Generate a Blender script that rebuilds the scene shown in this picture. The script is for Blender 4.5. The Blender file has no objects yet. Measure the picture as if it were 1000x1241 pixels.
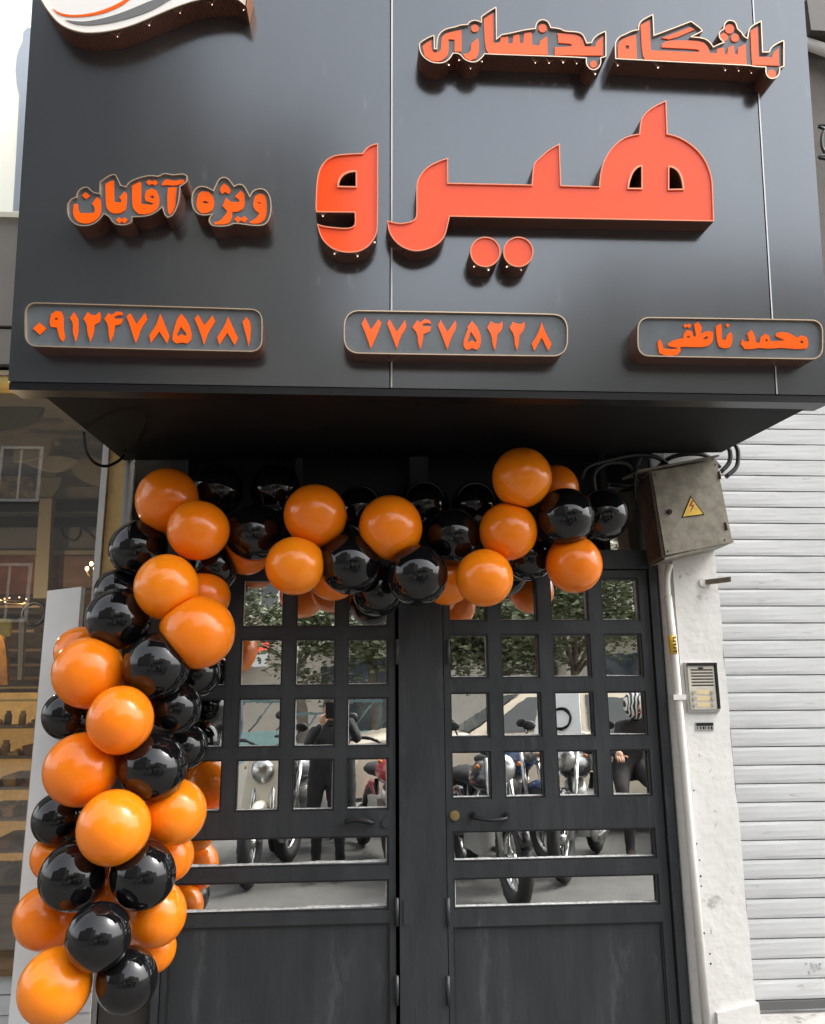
import bpy, bmesh, math, random
from mathutils import Vector, Matrix
from mathutils.geometry import tessellate_polygon
R = math.radians
random.seed(11)
scene = bpy.context.scene
col = scene.collection

# ---------------------------------------------------------------- camera
EYE = Vector((0, -3.4, 1.40)); F = 1000.0
def cam_axes():
    p, y, r = R(12.87), R(3.925), R(-0.488)
    fw = Vector((math.sin(y)*math.cos(p), math.cos(y)*math.cos(p), math.sin(p)))
    rt = Vector((math.cos(y), -math.sin(y), 0)); up = rt.cross(fw)
    return fw, math.cos(r)*rt + math.sin(r)*up, math.cos(r)*up - math.sin(r)*rt
FW, RT, UP = cam_axes()
cam = bpy.data.cameras.new('camera'); cam.sensor_fit = 'HORIZONTAL'; cam.sensor_width = 36; cam.lens = 36*F/1000
cam.clip_start = 0.05; cam.clip_end = 2000
co = bpy.data.objects.new('camera', cam); col.objects.link(co)
M = Matrix((RT, UP, -FW)).transposed().to_4x4(); M.translation = EYE; co.matrix_world = M
scene.camera = co
# ---------------------------------------------------------------- sky, sun, exposure
SUN_EL, SUN_AZ = 50, 102
w = bpy.data.worlds.new('World'); scene.world = w; w.use_nodes = True
nt = w.node_tree; bg = nt.nodes['Background']; bg.inputs[1].default_value = 0.15
sky = nt.nodes.new('ShaderNodeTexSky'); sky.sky_type = 'NISHITA'; sky.sun_disc = False
sky.sun_elevation = R(SUN_EL); sky.sun_rotation = R(SUN_AZ); sky.dust_density = 4; sky.air_density = 1.2; sky.ozone_density = 1
hs = nt.nodes.new('ShaderNodeHueSaturation'); hs.inputs['Saturation'].default_value = 0.2; hs.inputs['Value'].default_value = 1.25
nt.links.new(sky.outputs[0], hs.inputs['Color']); nt.links.new(hs.outputs[0], bg.inputs[0])
sl = bpy.data.lights.new('sun', 'SUN'); sl.energy = .8; sl.angle = R(26); sl.color = (1, .95, .88)
so = bpy.data.objects.new('sun', sl); col.objects.link(so)
sd = Vector((math.sin(R(SUN_AZ))*math.cos(R(SUN_EL)), math.cos(R(SUN_AZ))*math.cos(R(SUN_EL)), math.sin(R(SUN_EL))))
so.rotation_euler = (-sd).to_track_quat('-Z', 'Y').to_euler(); so.location = (5, -8, 12)
scene.view_settings.view_transform = 'Standard'; scene.view_settings.look = 'None'
scene.view_settings.exposure = 1.5; scene.view_settings.gamma = 1
scene.render.engine = 'CYCLES'
scene.cycles.max_bounces = 10; scene.cycles.glossy_bounces = 6; scene.cycles.transparent_max_bounces = 8

# ---------------------------------------------------------------- measuring: photo pixel -> point on a real plane
TILT = 5.4; DEP = 0.89; Z0 = 2.38
TT = math.tan(R(TILT))
def ray(u, v): return FW + RT*((u-500)/F) + UP*((620.5-v)/F)
def at(u, v, y=0.0):                       # point on the vertical plane Y = y
    d = ray(u, v); return EYE + d*((y-EYE.y)/d.y)
def atx(u, v, x):
    d = ray(u, v); return EYE + d*((x-EYE.x)/d.x)
EX = Vector((1, 0, 0)); ES = Vector((0, -math.sin(R(TILT)), math.cos(R(TILT)))); EN = Vector((0, -math.cos(R(TILT)), -math.sin(R(TILT))))
BASE = Vector((0, -DEP, Z0))
def sg(u, v, off=0.0):                     # point on the leaning sign face (2D coords on it)
    d = ray(u, v); p = BASE + EN*off
    q = EYE + d*((p-EYE).dot(EN)/d.dot(EN)) - BASE
    return (q.dot(EX), q.dot(ES))
def SW(x, s, h): return BASE + EX*x + ES*s + EN*h

# ---------------------------------------------------------------- materials
MATS = {}
def mat(name, c, rough=.5, metal=0., var=.0, vscale=8., bump=0., bscale=60., coat=0., spec=.5, stretch=None, dirt=None, emit=None, rvar=0.):
    m = bpy.data.materials.new(name); m.use_nodes = True; t = m.node_tree; b = t.nodes['Principled BSDF']
    b.inputs['Base Color'].default_value = (*c, 1); b.inputs['Roughness'].default_value = rough; b.inputs['Metallic'].default_value = metal
    b.inputs['Coat Weight'].default_value = coat; b.inputs['Coat Roughness'].default_value = .04; b.inputs['Specular IOR Level'].default_value = spec
    tc = t.nodes.new('ShaderNodeTexCoord'); mp = t.nodes.new('ShaderNodeMapping'); t.links.new(tc.outputs['Object'], mp.inputs[0])
    if stretch: mp.inputs['Scale'].default_value = stretch
    colour = None
    if var:
        n = t.nodes.new('ShaderNodeTexNoise'); n.inputs['Scale'].default_value = vscale; n.inputs['Detail'].default_value = 6; n.inputs['Roughness'].default_value = .65
        t.links.new(mp.outputs[0], n.inputs['Vector'])
        r = t.nodes.new('ShaderNodeValToRGB'); t.links.new(n.outputs['Fac'], r.inputs[0])
        r.color_ramp.elements[0].position = .3; r.color_ramp.elements[1].position = .7
        r.color_ramp.elements[0].color = (*[max(0, x*(1-var)) for x in c], 1); r.color_ramp.elements[1].color = (*[min(1, x*(1+var)) for x in c], 1)
        colour = r.outputs[0]
        if rvar:
            mr = t.nodes.new('ShaderNodeMapRange'); t.links.new(n.outputs['Fac'], mr.inputs[0]); mr.inputs[1].default_value = .3; mr.inputs[2].default_value = .7
            mr.inputs[3].default_value = max(0, rough-rvar); mr.inputs[4].default_value = rough+rvar; t.links.new(mr.outputs[0], b.inputs['Roughness'])
    if dirt:                                # (colour, scale, threshold): blotches of wear with a shape of their own
        dc, dsc, th = dirt
        n2 = t.nodes.new('ShaderNodeTexNoise'); n2.inputs['Scale'].default_value = dsc; n2.inputs['Detail'].default_value = 8; n2.inputs['Roughness'].default_value = .7
        t.links.new(mp.outputs[0], n2.inputs['Vector'])
        r2 = t.nodes.new('ShaderNodeValToRGB'); t.links.new(n2.outputs['Fac'], r2.inputs[0])
        r2.color_ramp.elements[0].position = th; r2.color_ramp.elements[0].color = (0, 0, 0, 1); r2.color_ramp.elements[1].position = min(1, th+.08)
        mx = t.nodes.new('ShaderNodeMix'); mx.data_type = 'RGBA'; t.links.new(r2.outputs[0], mx.inputs[0])
        if colour: t.links.new(colour, mx.inputs[6])
        else: mx.inputs[6].default_value = (*c, 1)
        mx.inputs[7].default_value = (*dc, 1); colour = mx.outputs[2]
    if colour: t.links.new(colour, b.inputs['Base Color'])
    if bump:
        n3 = t.nodes.new('ShaderNodeTexNoise'); n3.inputs['Scale'].default_value = bscale; n3.inputs['Detail'].default_value = 4
        t.links.new(mp.outputs[0], n3.inputs['Vector'])
        bp = t.nodes.new('ShaderNodeBump'); bp.inputs['Strength'].default_value = bump; bp.inputs['Distance'].default_value = .01
        t.links.new(n3.outputs['Fac'], bp.inputs['Height']); t.links.new(bp.outputs[0], b.inputs['Normal'])
    if emit: b.inputs['Emission Color'].default_value = (*c, 1); b.inputs['Emission Strength'].default_value = emit
    MATS[name] = m; return m
panel_m = mat('anthracite_panel', (.138, .147, .158), .19, .85, var=.05, vscale=.9, rvar=.02, bump=.02, bscale=1.3, stretch=(2.2, 1, .35), dirt=((.185, .195, .205), 9, .64))
panel_edge = mat('panel_edge', (.012, .012, .013), .35, .3)
seam_m = mat('seam_strip', (.62, .63, .64), .35, .3)
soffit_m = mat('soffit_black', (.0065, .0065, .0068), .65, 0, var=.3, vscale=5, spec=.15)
or_face = mat('orange_acrylic', (1.0, .082, .008), .11, 0, coat=.0, spec=.42, var=.04, vscale=3)
or_letter = mat('orange_letter', (1.0, .125, .002), .14, 0, spec=.5, coat=.1)
gray_face = mat('gray_acrylic', (.125, .138, .15), .22, .1, var=.1, vscale=20)
trim_m = mat('silver_trim', (.66, .50, .36), .25, .75)
trim_o = mat('orange_trim', (.85, .30, .17), .3, .2)
white_face = mat('white_acrylic', (.86, .83, .79), .2, 0)
gray_swoosh = mat('gray_vinyl', (.16, .16, .16), .3)
led_m = mat('warm_led', (1, .8, .62), .3, emit=.9)
copper_tip = mat('lit_copper_side', (.55, .22, .08), .35, .8)  # brighter copper for the emblem's right end, light put into the colour
def rib_mat():
    m = mat('ribbed_copper', (.2, .085, .065), .24, .55)
    t = m.node_tree; b = t.nodes['Principled BSDF']
    uv = t.nodes.new('ShaderNodeUVMap'); uv.uv_map = 'UVMap'
    wv = t.nodes.new('ShaderNodeTexWave'); wv.wave_type = 'BANDS'; wv.bands_direction = 'X'; wv.inputs['Scale'].default_value = 1.0; wv.inputs['Distortion'].default_value = 0
    mp = t.nodes.new('ShaderNodeMapping'); mp.inputs['Scale'].default_value = (55, 1, 1); t.links.new(uv.outputs[0], mp.inputs[0]); t.links.new(mp.outputs[0], wv.inputs[0])
    r = t.nodes.new('ShaderNodeValToRGB'); t.links.new(wv.outputs['Fac'], r.inputs[0])
    r.color_ramp.elements[0].color = (.045, .016, .012, 1); r.color_ramp.elements[1].color = (.46, .19, .125, 1)
    t.links.new(r.outputs[0], b.inputs['Base Color'])
    bp = t.nodes.new('ShaderNodeBump'); bp.inputs['Strength'].default_value = .8; bp.inputs['Distance'].default_value = .003
    t.links.new(wv.outputs['Fac'], bp.inputs['Height']); t.links.new(bp.outputs[0], b.inputs['Normal'])
    return m
rib_m = rib_mat()
door_m = mat('door_paint', (.029, .033, .036), .42, .1, var=.2, vscale=3, stretch=(4, 4, .8), bump=.14, bscale=16, dirt=((.058, .062, .066), 2.2, .585), rvar=.1)
door_edge = mat('door_bead', (.018, .019, .02), .4, .1)
mirror_m = mat('mirrored_glass', (.87, .88, .86), .007, 1., var=.05, vscale=14, rvar=.006, bump=.018, bscale=4.5, dirt=((.62, .62, .60), 55, .68))
putty_m = mat('putty', (.55, .55, .53), .75, var=.3, vscale=60, bump=.6, bscale=90)
iron_m = mat('black_iron', (.02, .02, .021), .4, .5)
brass_m = mat('brass', (.55, .42, .2), .3, .9)
def stucco(name, c, d): return mat(name, c, .85, var=.06, vscale=5, bump=.25, bscale=28, dirt=(d, 9, .60), spec=.2)
plaster = stucco('white_painted_plaster', (.66, .65, .62), (.40, .385, .36))
wall_m = stucco('wall_plaster', (.42, .39, .35), (.25, .23, .2))
yel_m = mat('yellow_peeling_plaster', (.60, .43, .19), .85, var=.15, vscale=9, bump=.4, bscale=30, dirt=((.30, .22, .11), 7, .56), spec=.2)
shut_m = mat('white_shutter_paint', (.50, .505, .505), .6, .0, var=.09, vscale=3, stretch=(1, 1, 5), dirt=((.34, .335, .325), 7, .60), bump=.05, bscale=12)
stone_m = mat('grey_stone', (.33, .32, .30), .85, var=.25, vscale=9, bump=.9, bscale=14, dirt=((.12, .11, .1), 8, .62))
box_m = mat('galvanised_box', (.215, .192, .150), .5, .25, var=.32, vscale=26, bump=.06, bscale=30, dirt=((.62, .60, .54), 16, .71), rvar=.08)
box_side = mat('rusty_box_side', (.10, .055, .035), .7, .2, var=.5, vscale=14)
yellow_m = mat('warning_yellow', (.68, .44, .05), .55, var=.18, vscale=50)
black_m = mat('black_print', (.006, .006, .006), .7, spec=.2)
rubber_m = mat('black_cable', (.012, .012, .013), .45)
pipe_m = mat('white_pvc', (.66, .645, .60), .45, var=.06, vscale=14, dirt=((.35, .33, .3), 20, .68))
steel_m = mat('steel', (.52, .52, .50), .35, .7, var=.1, vscale=40)
ic_m = mat('intercom_plate', (.56, .53, .45), .4, .3, var=.06, vscale=30)
cream_m = mat('button_label', (.62, .5, .28), .5)
alu_m = mat('pale_aluminium', (.55, .55, .53), .4, .4, var=.08, vscale=10)
post_m = mat('pale_stone_slab', (.70, .715, .70), .4, var=.05, vscale=6, rvar=.08)
gold_m = mat('gold_profile', (.75, .55, .2), .3, .8)
wood_m = mat('brown_wood', (.16, .095, .045), .55, var=.35, vscale=6, stretch=(1, 1, 8))
int_wall = mat('shop_inner_wall', (.24, .165, .10), .7, var=.25, vscale=3)
olive_m = mat('shop_column', (.22, .19, .125), .6, var=.1, vscale=5)
taupe_m = mat('taupe_fascia', (.23, .205, .18), .5, .15, var=.06, vscale=4)
light_m = mat('cream_lightbox', (.9, .89, .77), .4, emit=.12)
bluegrey = mat('blue_grey_vinyl', (.42, .47, .53), .4)
glow_m = mat('shop_lamp_glow', (1, .68, .32), .4, emit=5)
glow_shelf = mat('lit_shelf_back', (.60, .32, .09), .5, emit=.20, var=.8, vscale=11)
asphalt = mat('asphalt', (.10, .097, .092), .85, var=.25, vscale=1.5, bump=.5, bscale=120, dirt=((.065, .063, .06), .9, .55))
pave_m = mat('pavement_slabs', (.13, .125, .115), .85, var=.15, vscale=3, bump=.3, bscale=50)
leaf_m = mat('leaf_green', (.13, .15, .075), .55, var=.5, vscale=1.3)
leaf2_m = mat('leaf_bright', (.17, .19, .10), .55, var=.4, vscale=1.5)
bark_m = mat('bark', (.17, .14, .11), .9, var=.3, vscale=8, bump=.8, bscale=20)
tyre_m = mat('tyre_rubber', (.014, .014, .015), .7)
chrome_m = mat('chrome', (.42, .42, .41), .28, 1, var=.3, vscale=14)
carpaint = mat('cream_car_paint', (.76, .66, .52), .25, 0, coat=.6)
darkglass = mat('dark_car_glass', (.13, .14, .14), .05, 0, spec=.8)
skin_m = mat('skin', (.50, .29, .19), .5)
hair_m = mat('dark_hair', (.015, .012, .01), .5)
cloth_black = mat('black_cloth', (.015, .015, .017), .9, var=.4, vscale=9, bump=.7, bscale=14)
cloth_jean = mat('dark_denim', (.03, .036, .055), .85, var=.2, vscale=20)
cloth_brown = mat('dark_brown_jacket', (.022, .018, .018), .9, var=.5, vscale=9, bump=.6, bscale=16)
def balloon_mat(name, c, rough, spec, coat):
    m = bpy.data.materials.new(name); m.use_nodes = True; t = m.node_tree; b = t.nodes['Principled BSDF']
    b.inputs['Roughness'].default_value = rough; b.inputs['Specular IOR Level'].default_value = spec
    b.inputs['Coat Weight'].default_value = coat; b.inputs['Coat Roughness'].default_value = .09
    oi = t.nodes.new('ShaderNodeObjectInfo'); h = t.nodes.new('ShaderNodeHueSaturation'); h.inputs['Color'].default_value = (*c, 1)
    mr = t.nodes.new('ShaderNodeMapRange'); mr.inputs[3].default_value = .498; mr.inputs[4].default_value = .502
    t.links.new(oi.outputs['Random'], mr.inputs[0]); t.links.new(mr.outputs[0], h.inputs['Hue'])
    mv = t.nodes.new('ShaderNodeMapRange'); mv.inputs[3].default_value = .9; mv.inputs[4].default_value = 1.04
    t.links.new(oi.outputs['Random'], mv.inputs[0]); t.links.new(mv.outputs[0], h.inputs['Value'])
    t.links.new(h.outputs[0], b.inputs['Base Color'])
    if c[0] > .5:
        b.inputs['Subsurface Weight'].default_value = .45; b.inputs['Subsurface Radius'].default_value = (.6, .22, .03); b.inputs['Subsurface Scale'].default_value = .12
    return m
bal_o = balloon_mat('orange_latex', (.98, .25, .006), .21, .45, .2)
bal_b = balloon_mat('black_latex', (.005, .0052, .006), .04, .45, .2)
m = bpy.data.materials.new('shop_glass'); m.use_nodes = True; t = m.node_tree
for n in list(t.nodes): t.nodes.remove(n)
o_ = t.nodes.new('ShaderNodeOutputMaterial'); mx = t.nodes.new('ShaderNodeMixShader'); tr = t.nodes.new('ShaderNodeBsdfTransparent'); gl = t.nodes.new('ShaderNodeBsdfGlossy')
gl.inputs['Roughness'].default_value = .01; gl.inputs['Color'].default_value = (.9, .9, .9, 1); tr.inputs[0].default_value = (.9, .9, .88, 1); mx.inputs[0].default_value = .10
t.links.new(tr.outputs[0], mx.inputs[1]); t.links.new(gl.outputs[0], mx.inputs[2]); t.links.new(mx.outputs[0], o_.inputs[0]); glass_m = m
m = bpy.data.materials.new('zebra_cloth'); m.use_nodes = True; t = m.node_tree
wv = t.nodes.new('ShaderNodeTexWave'); wv.inputs['Scale'].default_value = 9; wv.inputs['Distortion'].default_value = 6; wv.inputs['Detail'].default_value = 1
rp = t.nodes.new('ShaderNodeValToRGB'); rp.color_ramp.interpolation = 'CONSTANT'; rp.color_ramp.elements[1].position = .5
rp.color_ramp.elements[0].color = (.02, .02, .02, 1); rp.color_ramp.elements[1].color = (.75, .74, .7, 1)
tc = t.nodes.new('ShaderNodeTexCoord'); t.links.new(tc.outputs['Object'], wv.inputs[0]); t.links.new(wv.outputs['Fac'], rp.inputs[0]); t.links.new(rp.outputs[0], t.nodes['Principled BSDF'].inputs['Base Color']); zebra_m = m

# ---------------------------------------------------------------- mesh helpers
def link(name, me, parent=None):
    o = bpy.data.objects.new(name, me); col.objects.link(o)
    if parent: o.parent = parent
    return o
def tag(o, label=None, cat=None, group=None, kind=None):
    if label: o['label'] = label
    if cat: o['category'] = cat
    if group: o['group'] = group
    if kind: o['kind'] = kind
    return o
def empty(name, loc, label, cat, group=None):
    o = bpy.data.objects.new(name, None); col.objects.link(o); o.location = loc; o.empty_display_size = .1
    o['__o'] = 1; del o['__o']
    return tag(o, label, cat, group)
class MB:
    def __init__(s): s.bm = bmesh.new(); s.mats = []; s.cur = 0; s.smooth = False
    def m(s, material):
        if material not in s.mats: s.mats.append(material)
        s.cur = s.mats.index(material); return s
    def face(s, pts, smooth=False):
        vs = [s.bm.verts.new(p) for p in pts]
        f = s.bm.faces.new(vs); f.material_index = s.cur; f.smooth = smooth; return f
    def box(s, x0, x1, y0, y1, z0, z1):
        v = [s.bm.verts.new((x, y, z)) for x in (x0, x1) for y in (y0, y1) for z in (z0, z1)]
        for i in ((0,1,3,2),(4,6,7,5),(0,4,5,1),(2,3,7,6),(0,2,6,4),(1,5,7,3)):
            f = s.bm.faces.new([v[k] for k in i]); f.material_index = s.cur
        return s
    def hexa(s, p):                        # 8 points: bottom ring 4, top ring 4
        v = [s.bm.verts.new(q) for q in p]
        for i in ((3,2,1,0),(4,5,6,7),(0,1,5,4),(1,2,6,5),(2,3,7,6),(3,0,4,7)):
            f = s.bm.faces.new([v[k] for k in i]); f.material_index = s.cur
        return s
    def bevel(s, w, seg=2):
        es = [e for e in s.bm.edges if len(e.link_faces) == 2 and e.calc_face_angle(0) > .6]
        bmesh.ops.bevel(s.bm, geom=es, offset=w, segments=seg, profile=.6, affect='EDGES', clamp_overlap=True)
        return s
    def tube(s, pts, r, n=8, caps=True):
        pts = [Vector(p) for p in pts]; rs = r if isinstance(r, (list, tuple)) else [r]*len(pts); rings = []; up = None
        for i, p in enumerate(pts):
            d = (pts[min(i+1, len(pts)-1)] - pts[max(i-1, 0)]).normalized()
            if up is None: up = d.orthogonal().normalized()
            up = (up - d*up.dot(d)).normalized(); sd_ = d.cross(up)
            rings.append([s.bm.verts.new(p + (up*math.cos(2*math.pi*k/n) + sd_*math.sin(2*math.pi*k/n))*rs[i]) for k in range(n)])
        for a, b in zip(rings, rings[1:]):
            for k in range(n):
                f = s.bm.faces.new((a[k], a[(k+1) % n], b[(k+1) % n], b[k])); f.material_index = s.cur; f.smooth = True
        if caps:
            for q in (rings[0][::-1], rings[-1]):
                f = s.bm.faces.new(q); f.material_index = s.cur
        return s
    def torus(s, c, ax, R0, r, n=28, k=8):
        ax = Vector(ax).normalized(); a = ax.orthogonal().normalized(); b = ax.cross(a); c = Vector(c); rings = []
        for i in range(n):
            d = a*math.cos(2*math.pi*i/n) + b*math.sin(2*math.pi*i/n)
            rings.append([s.bm.verts.new(c + d*(R0 + r*math.cos(2*math.pi*j/k)) + ax*(r*math.sin(2*math.pi*j/k))) for j in range(k)])
        for i in range(n):
            p, q = rings[i], rings[(i+1) % n]
            for j in range(k):
                f = s.bm.faces.new((p[j], p[(j+1) % k], q[(j+1) % k], q[j])); f.material_index = s.cur; f.smooth = True
        return s
    def disc(s, c, ax, r0, h, n=20):
        c = Vector(c); ax = Vector(ax).normalized()
        return s.tube([c, c+ax*h], r0, n)
    def ball(s, c, r, sc=(1, 1, 1), u=16, v=10):
        mt = Matrix.Translation(c) @ Matrix.Diagonal((sc[0]*r, sc[1]*r, sc[2]*r, 1))
        g = bmesh.ops.create_uvsphere(s.bm, u_segments=u, v_segments=v, radius=1, matrix=mt)
        for vv in g['verts']:
            for f in vv.link_faces: f.material_index = s.cur; f.smooth = True
        return s
    def prism(s, poly, P, h0, h1, holes=(), back=False):     # polygon in 2D, P(x, s, h) -> point
        loops = [poly] + list(holes)
        flat = [p for l in loops for p in l]
        tri = tessellate_polygon([[Vector((p[0], p[1], 0)) for p in l] for l in loops])
        top = [s.bm.verts.new(P(p[0], p[1], h1)) for p in flat]
        for a, b, c in tri:
            try: f = s.bm.faces.new((top[a], top[b], top[c])); f.material_index = s.cur
            except ValueError: pass
        k = 0
        for l in loops:
            n = len(l); bot = [s.bm.verts.new(P(p[0], p[1], h0)) for p in l]
            for i in range(n):
                f = s.bm.faces.new((top[k+i], top[k+(i+1) % n], bot[(i+1) % n], bot[i])); f.material_index = s.cur
            k += n
        return s
    def build(s, name, material=None, parent=None, origin=None):
        if material is not None: s.mats = [material]; 
        if material is not None:
            for f in s.bm.faces: f.material_index = 0
        bmesh.ops.recalc_face_normals(s.bm, faces=s.bm.faces)
        if origin is not None:
            for v in s.bm.verts: v.co -= Vector(origin)
        me = bpy.data.meshes.new(name); s.bm.to_mesh(me); s.bm.free()
        for q in s.mats: me.materials.append(q)
        o = link(name, me, parent)
        if origin is not None: o.location = origin
        return o
def part(name, mb, material, parent):      # world-space mesh under a thing whose Empty sits at its base
    return mb.build(name, material, parent, None) if parent.location.length == 0 else _part(name, mb, material, parent)
def _part(name, mb, material, parent):
    for v in mb.bm.verts: v.co -= parent.location
    return mb.build(name, material, parent)
def box_part(name, dims, material, parent, bev=0):
    b = MB().box(*dims)
    if bev: b.bevel(bev)
    return part(name, b, material, parent)
def bez(pts, k=6):
    pts = [Vector(p) for p in pts]; out = []
    P = [pts[0]*2-pts[1]] + pts + [pts[-1]*2-pts[-2]]
    for i in range(1, len(P)-2):
        for j in range(k):
            t_ = j/k
            out.append(.5*((2*P[i]) + (P[i+1]-P[i-1])*t_ + (2*P[i-1]-5*P[i]+4*P[i+1]-P[i+2])*t_**2 + (3*P[i]-P[i-1]-3*P[i+1]+P[i+2])*t_**3))
    return out + [pts[-1]]

# ---------------------------------------------------------------- ground
tag(MB().box(-80, 80, -2.3, 12, -.45, 0).build('pavement', pave_m), kind='structure')
tag(MB().box(-400, 400, -12.0, -2.3, -.5, -.004).build('road', asphalt), kind='structure')
tag(MB().box(-80, 80, -16.6, -12.0, -.45, .12).build('far_pavement', pave_m), kind='structure')
tag(MB().box(-600, 600, -600, 600, -1.2, -.52).build('ground', asphalt), kind='structure')

# ---------------------------------------------------------------- own facade: wall, pilaster, door
zb = .05
XL, XR = at(196, 1000).x, at(812, 940).x             # door opening
x_pipe0, x_pipe1 = at(150, 600).x, at(161, 600).x
pil_l, pil_r = at(806, 850).x+.012, at(875, 850).x
ZT = 2.52                                            # lintel underside
facade = empty('facade_wall', (0, 0, 0), 'plain plastered house wall behind the black sign and around the dark double door', 'wall')
part('upper_wall', MB().box(x_pipe1, pil_r, .02, .3, ZT, 5.6), wall_m, facade)
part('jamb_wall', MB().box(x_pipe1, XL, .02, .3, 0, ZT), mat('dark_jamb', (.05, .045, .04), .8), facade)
part('side_wall', MB().box(-9, x_pipe0-.6, .35, .6, 3.05, 7), wall_m, facade)
part('side_wall', MB().box(pil_r, 9, .2, .5, 2.9, 7), stucco('brown_wall', (.16, .145, .13), (.1, .09, .08)), facade)
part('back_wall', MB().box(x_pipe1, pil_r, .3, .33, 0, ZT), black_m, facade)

pil = empty('white_pilaster', (pil_l, 0, 0), 'white painted plaster pilaster between the dark door and the roller shutter', 'pilaster')
pb = MB()
yb = -.055
pb.hexa([(pil_l, yb+.05, 0), (pil_l+.04, yb, 0), (pil_l+.04, .3, 0), (pil_l, .3, 0), (pil_l, yb+.05, ZT+.2), (pil_l+.04, yb, ZT+.2), (pil_l+.04, .3, ZT+.2), (pil_l, .3, ZT+.2)])
part('bevelled_edge', pb, plaster, pil)
pb = MB()
n = 26
xl = pil_l+.041
edge = [pil_r + random.uniform(-.005, .004) for _ in range(n+1)]
for i in range(n):                                   # slightly ragged right-hand edge
    z0, z1 = i*(ZT+.2)/n, (i+1)*(ZT+.2)/n
    pb.hexa([(xl, yb-.004, z0), (edge[i], yb-.004, z0), (edge[i], .3, z0), (xl, .3, z0), (xl, yb-.004, z1), (edge[i+1], yb-.004, z1), (edge[i+1], .3, z1), (xl, .3, z1)])
bmesh.ops.remove_doubles(pb.bm, verts=pb.bm.verts, dist=.0003)
seen = {}
kill = [f for f in pb.bm.faces if abs(f.normal.z) > .9 and .01 < f.calc_center_median().z < ZT+.19]
bmesh.ops.delete(pb.bm, geom=kill, context='FACES_ONLY')
part('shaft', pb, plaster, pil)
for u, v in ((844.5, 1022.5), (848, 1042.5), (849.3, 1062), (850, 1074), (853.5, 1131), (860.5, 1156), (861.5, 1168), (841, 958), (862, 880)):
    part('nail_hole', MB().disc(at(u, v, yb-.0041), (0, -1, 0), random.uniform(.002, .0045), .0008, 8), iron_m, pil)
for k in range(9):
    q = at(random.uniform(838, 868), random.uniform(890, 1000) if k < 5 else random.uniform(1110, 1215), yb-.0045); a_ = random.uniform(-.8, .8); l_ = random.uniform(.006, .016)
    d_ = Vector((math.sin(a_)*l_, 0, math.cos(a_)*l_)); e_ = Vector((.0012, 0, .0004))
    mk = MB(); mk.face([q-d_-e_, q-d_+e_, q+d_*.3+e_*1.6, q+d_, q-e_]); part('scratch', mk, stone_m, pil)
pf = at(868, 1228, yb-.02)
part('chipped_base', MB().hexa([(xl+.02, yb-.03, 0), (pil_r+.01, yb-.03, 0), (pil_r+.01, yb, 0), (xl+.02, yb, 0), (xl+.03, yb-.02, pf.z), (pil_r+.005, yb-.022, pf.z+.03), (pil_r, yb-.005, pf.z+.03), (xl+.03, yb-.005, pf.z)]).bevel(.01), plaster, pil)

frame = empty('door_frame', ((XL+XR)/2, 0, zb), 'dark grey steel door frame with central post and mirrored fan lights', 'door frame')
mlx, mrx = at(484, 1000).x, at(540, 1000).x
z_tr0, z_tr1 = at(760, 690).z, at(760, 667).z        # transom rail
for a, b in ((XL, at(204, 1000).x), (at(800, 905).x, XR)):
    part('jamb', MB().box(a, b, -.018, .1, 0, ZT).bevel(.003, 1), door_m, frame)
jl, jr = at(204, 1000).x, at(800, 905).x
part('mullion', MB().box(mlx, mrx, -.012, .1, 0, z_tr0).bevel(.004, 1), door_m, frame)
part('transom_rail', MB().box(jl, jr, -.014, .1, z_tr0, z_tr1).bevel(.003, 1), door_m, frame)
part('head_rail', MB().box(jl, jr, -.01, .1, ZT-.06, ZT), black_m, frame)  # taken as black paint, extra dark to add shade missing under the soffit
xs = [jl, mlx+.06, mrx-.06, at(738, 640).x, jr]
for a, b in ((jl+.45, jl+.48), (mlx+.05, mrx-.05), (at(731, 640).x, at(738, 640).x)):
    part('transom_bar', MB().box(a, b, -.008, .06, z_tr1, ZT-.06), black_m, frame)  # bars blackened too, deepening the shade behind the arch by colour
for a, b in ((jl, jl+.45), (jl+.48, mlx+.05), (mrx-.05, at(731, 640).x), (at(738, 640).x, jr)):
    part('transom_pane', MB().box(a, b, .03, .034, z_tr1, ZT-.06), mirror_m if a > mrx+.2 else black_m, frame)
part('threshold', MB().box(jl, jr, -.03, .1, 0, zb-.01), door_m, frame)
part('bolt_plate', MB().box(at(489, 1105).x, at(496, 1105).x, -.017, -.012, at(489, 1120).z, at(489, 1090).z), door_m, frame)

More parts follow.
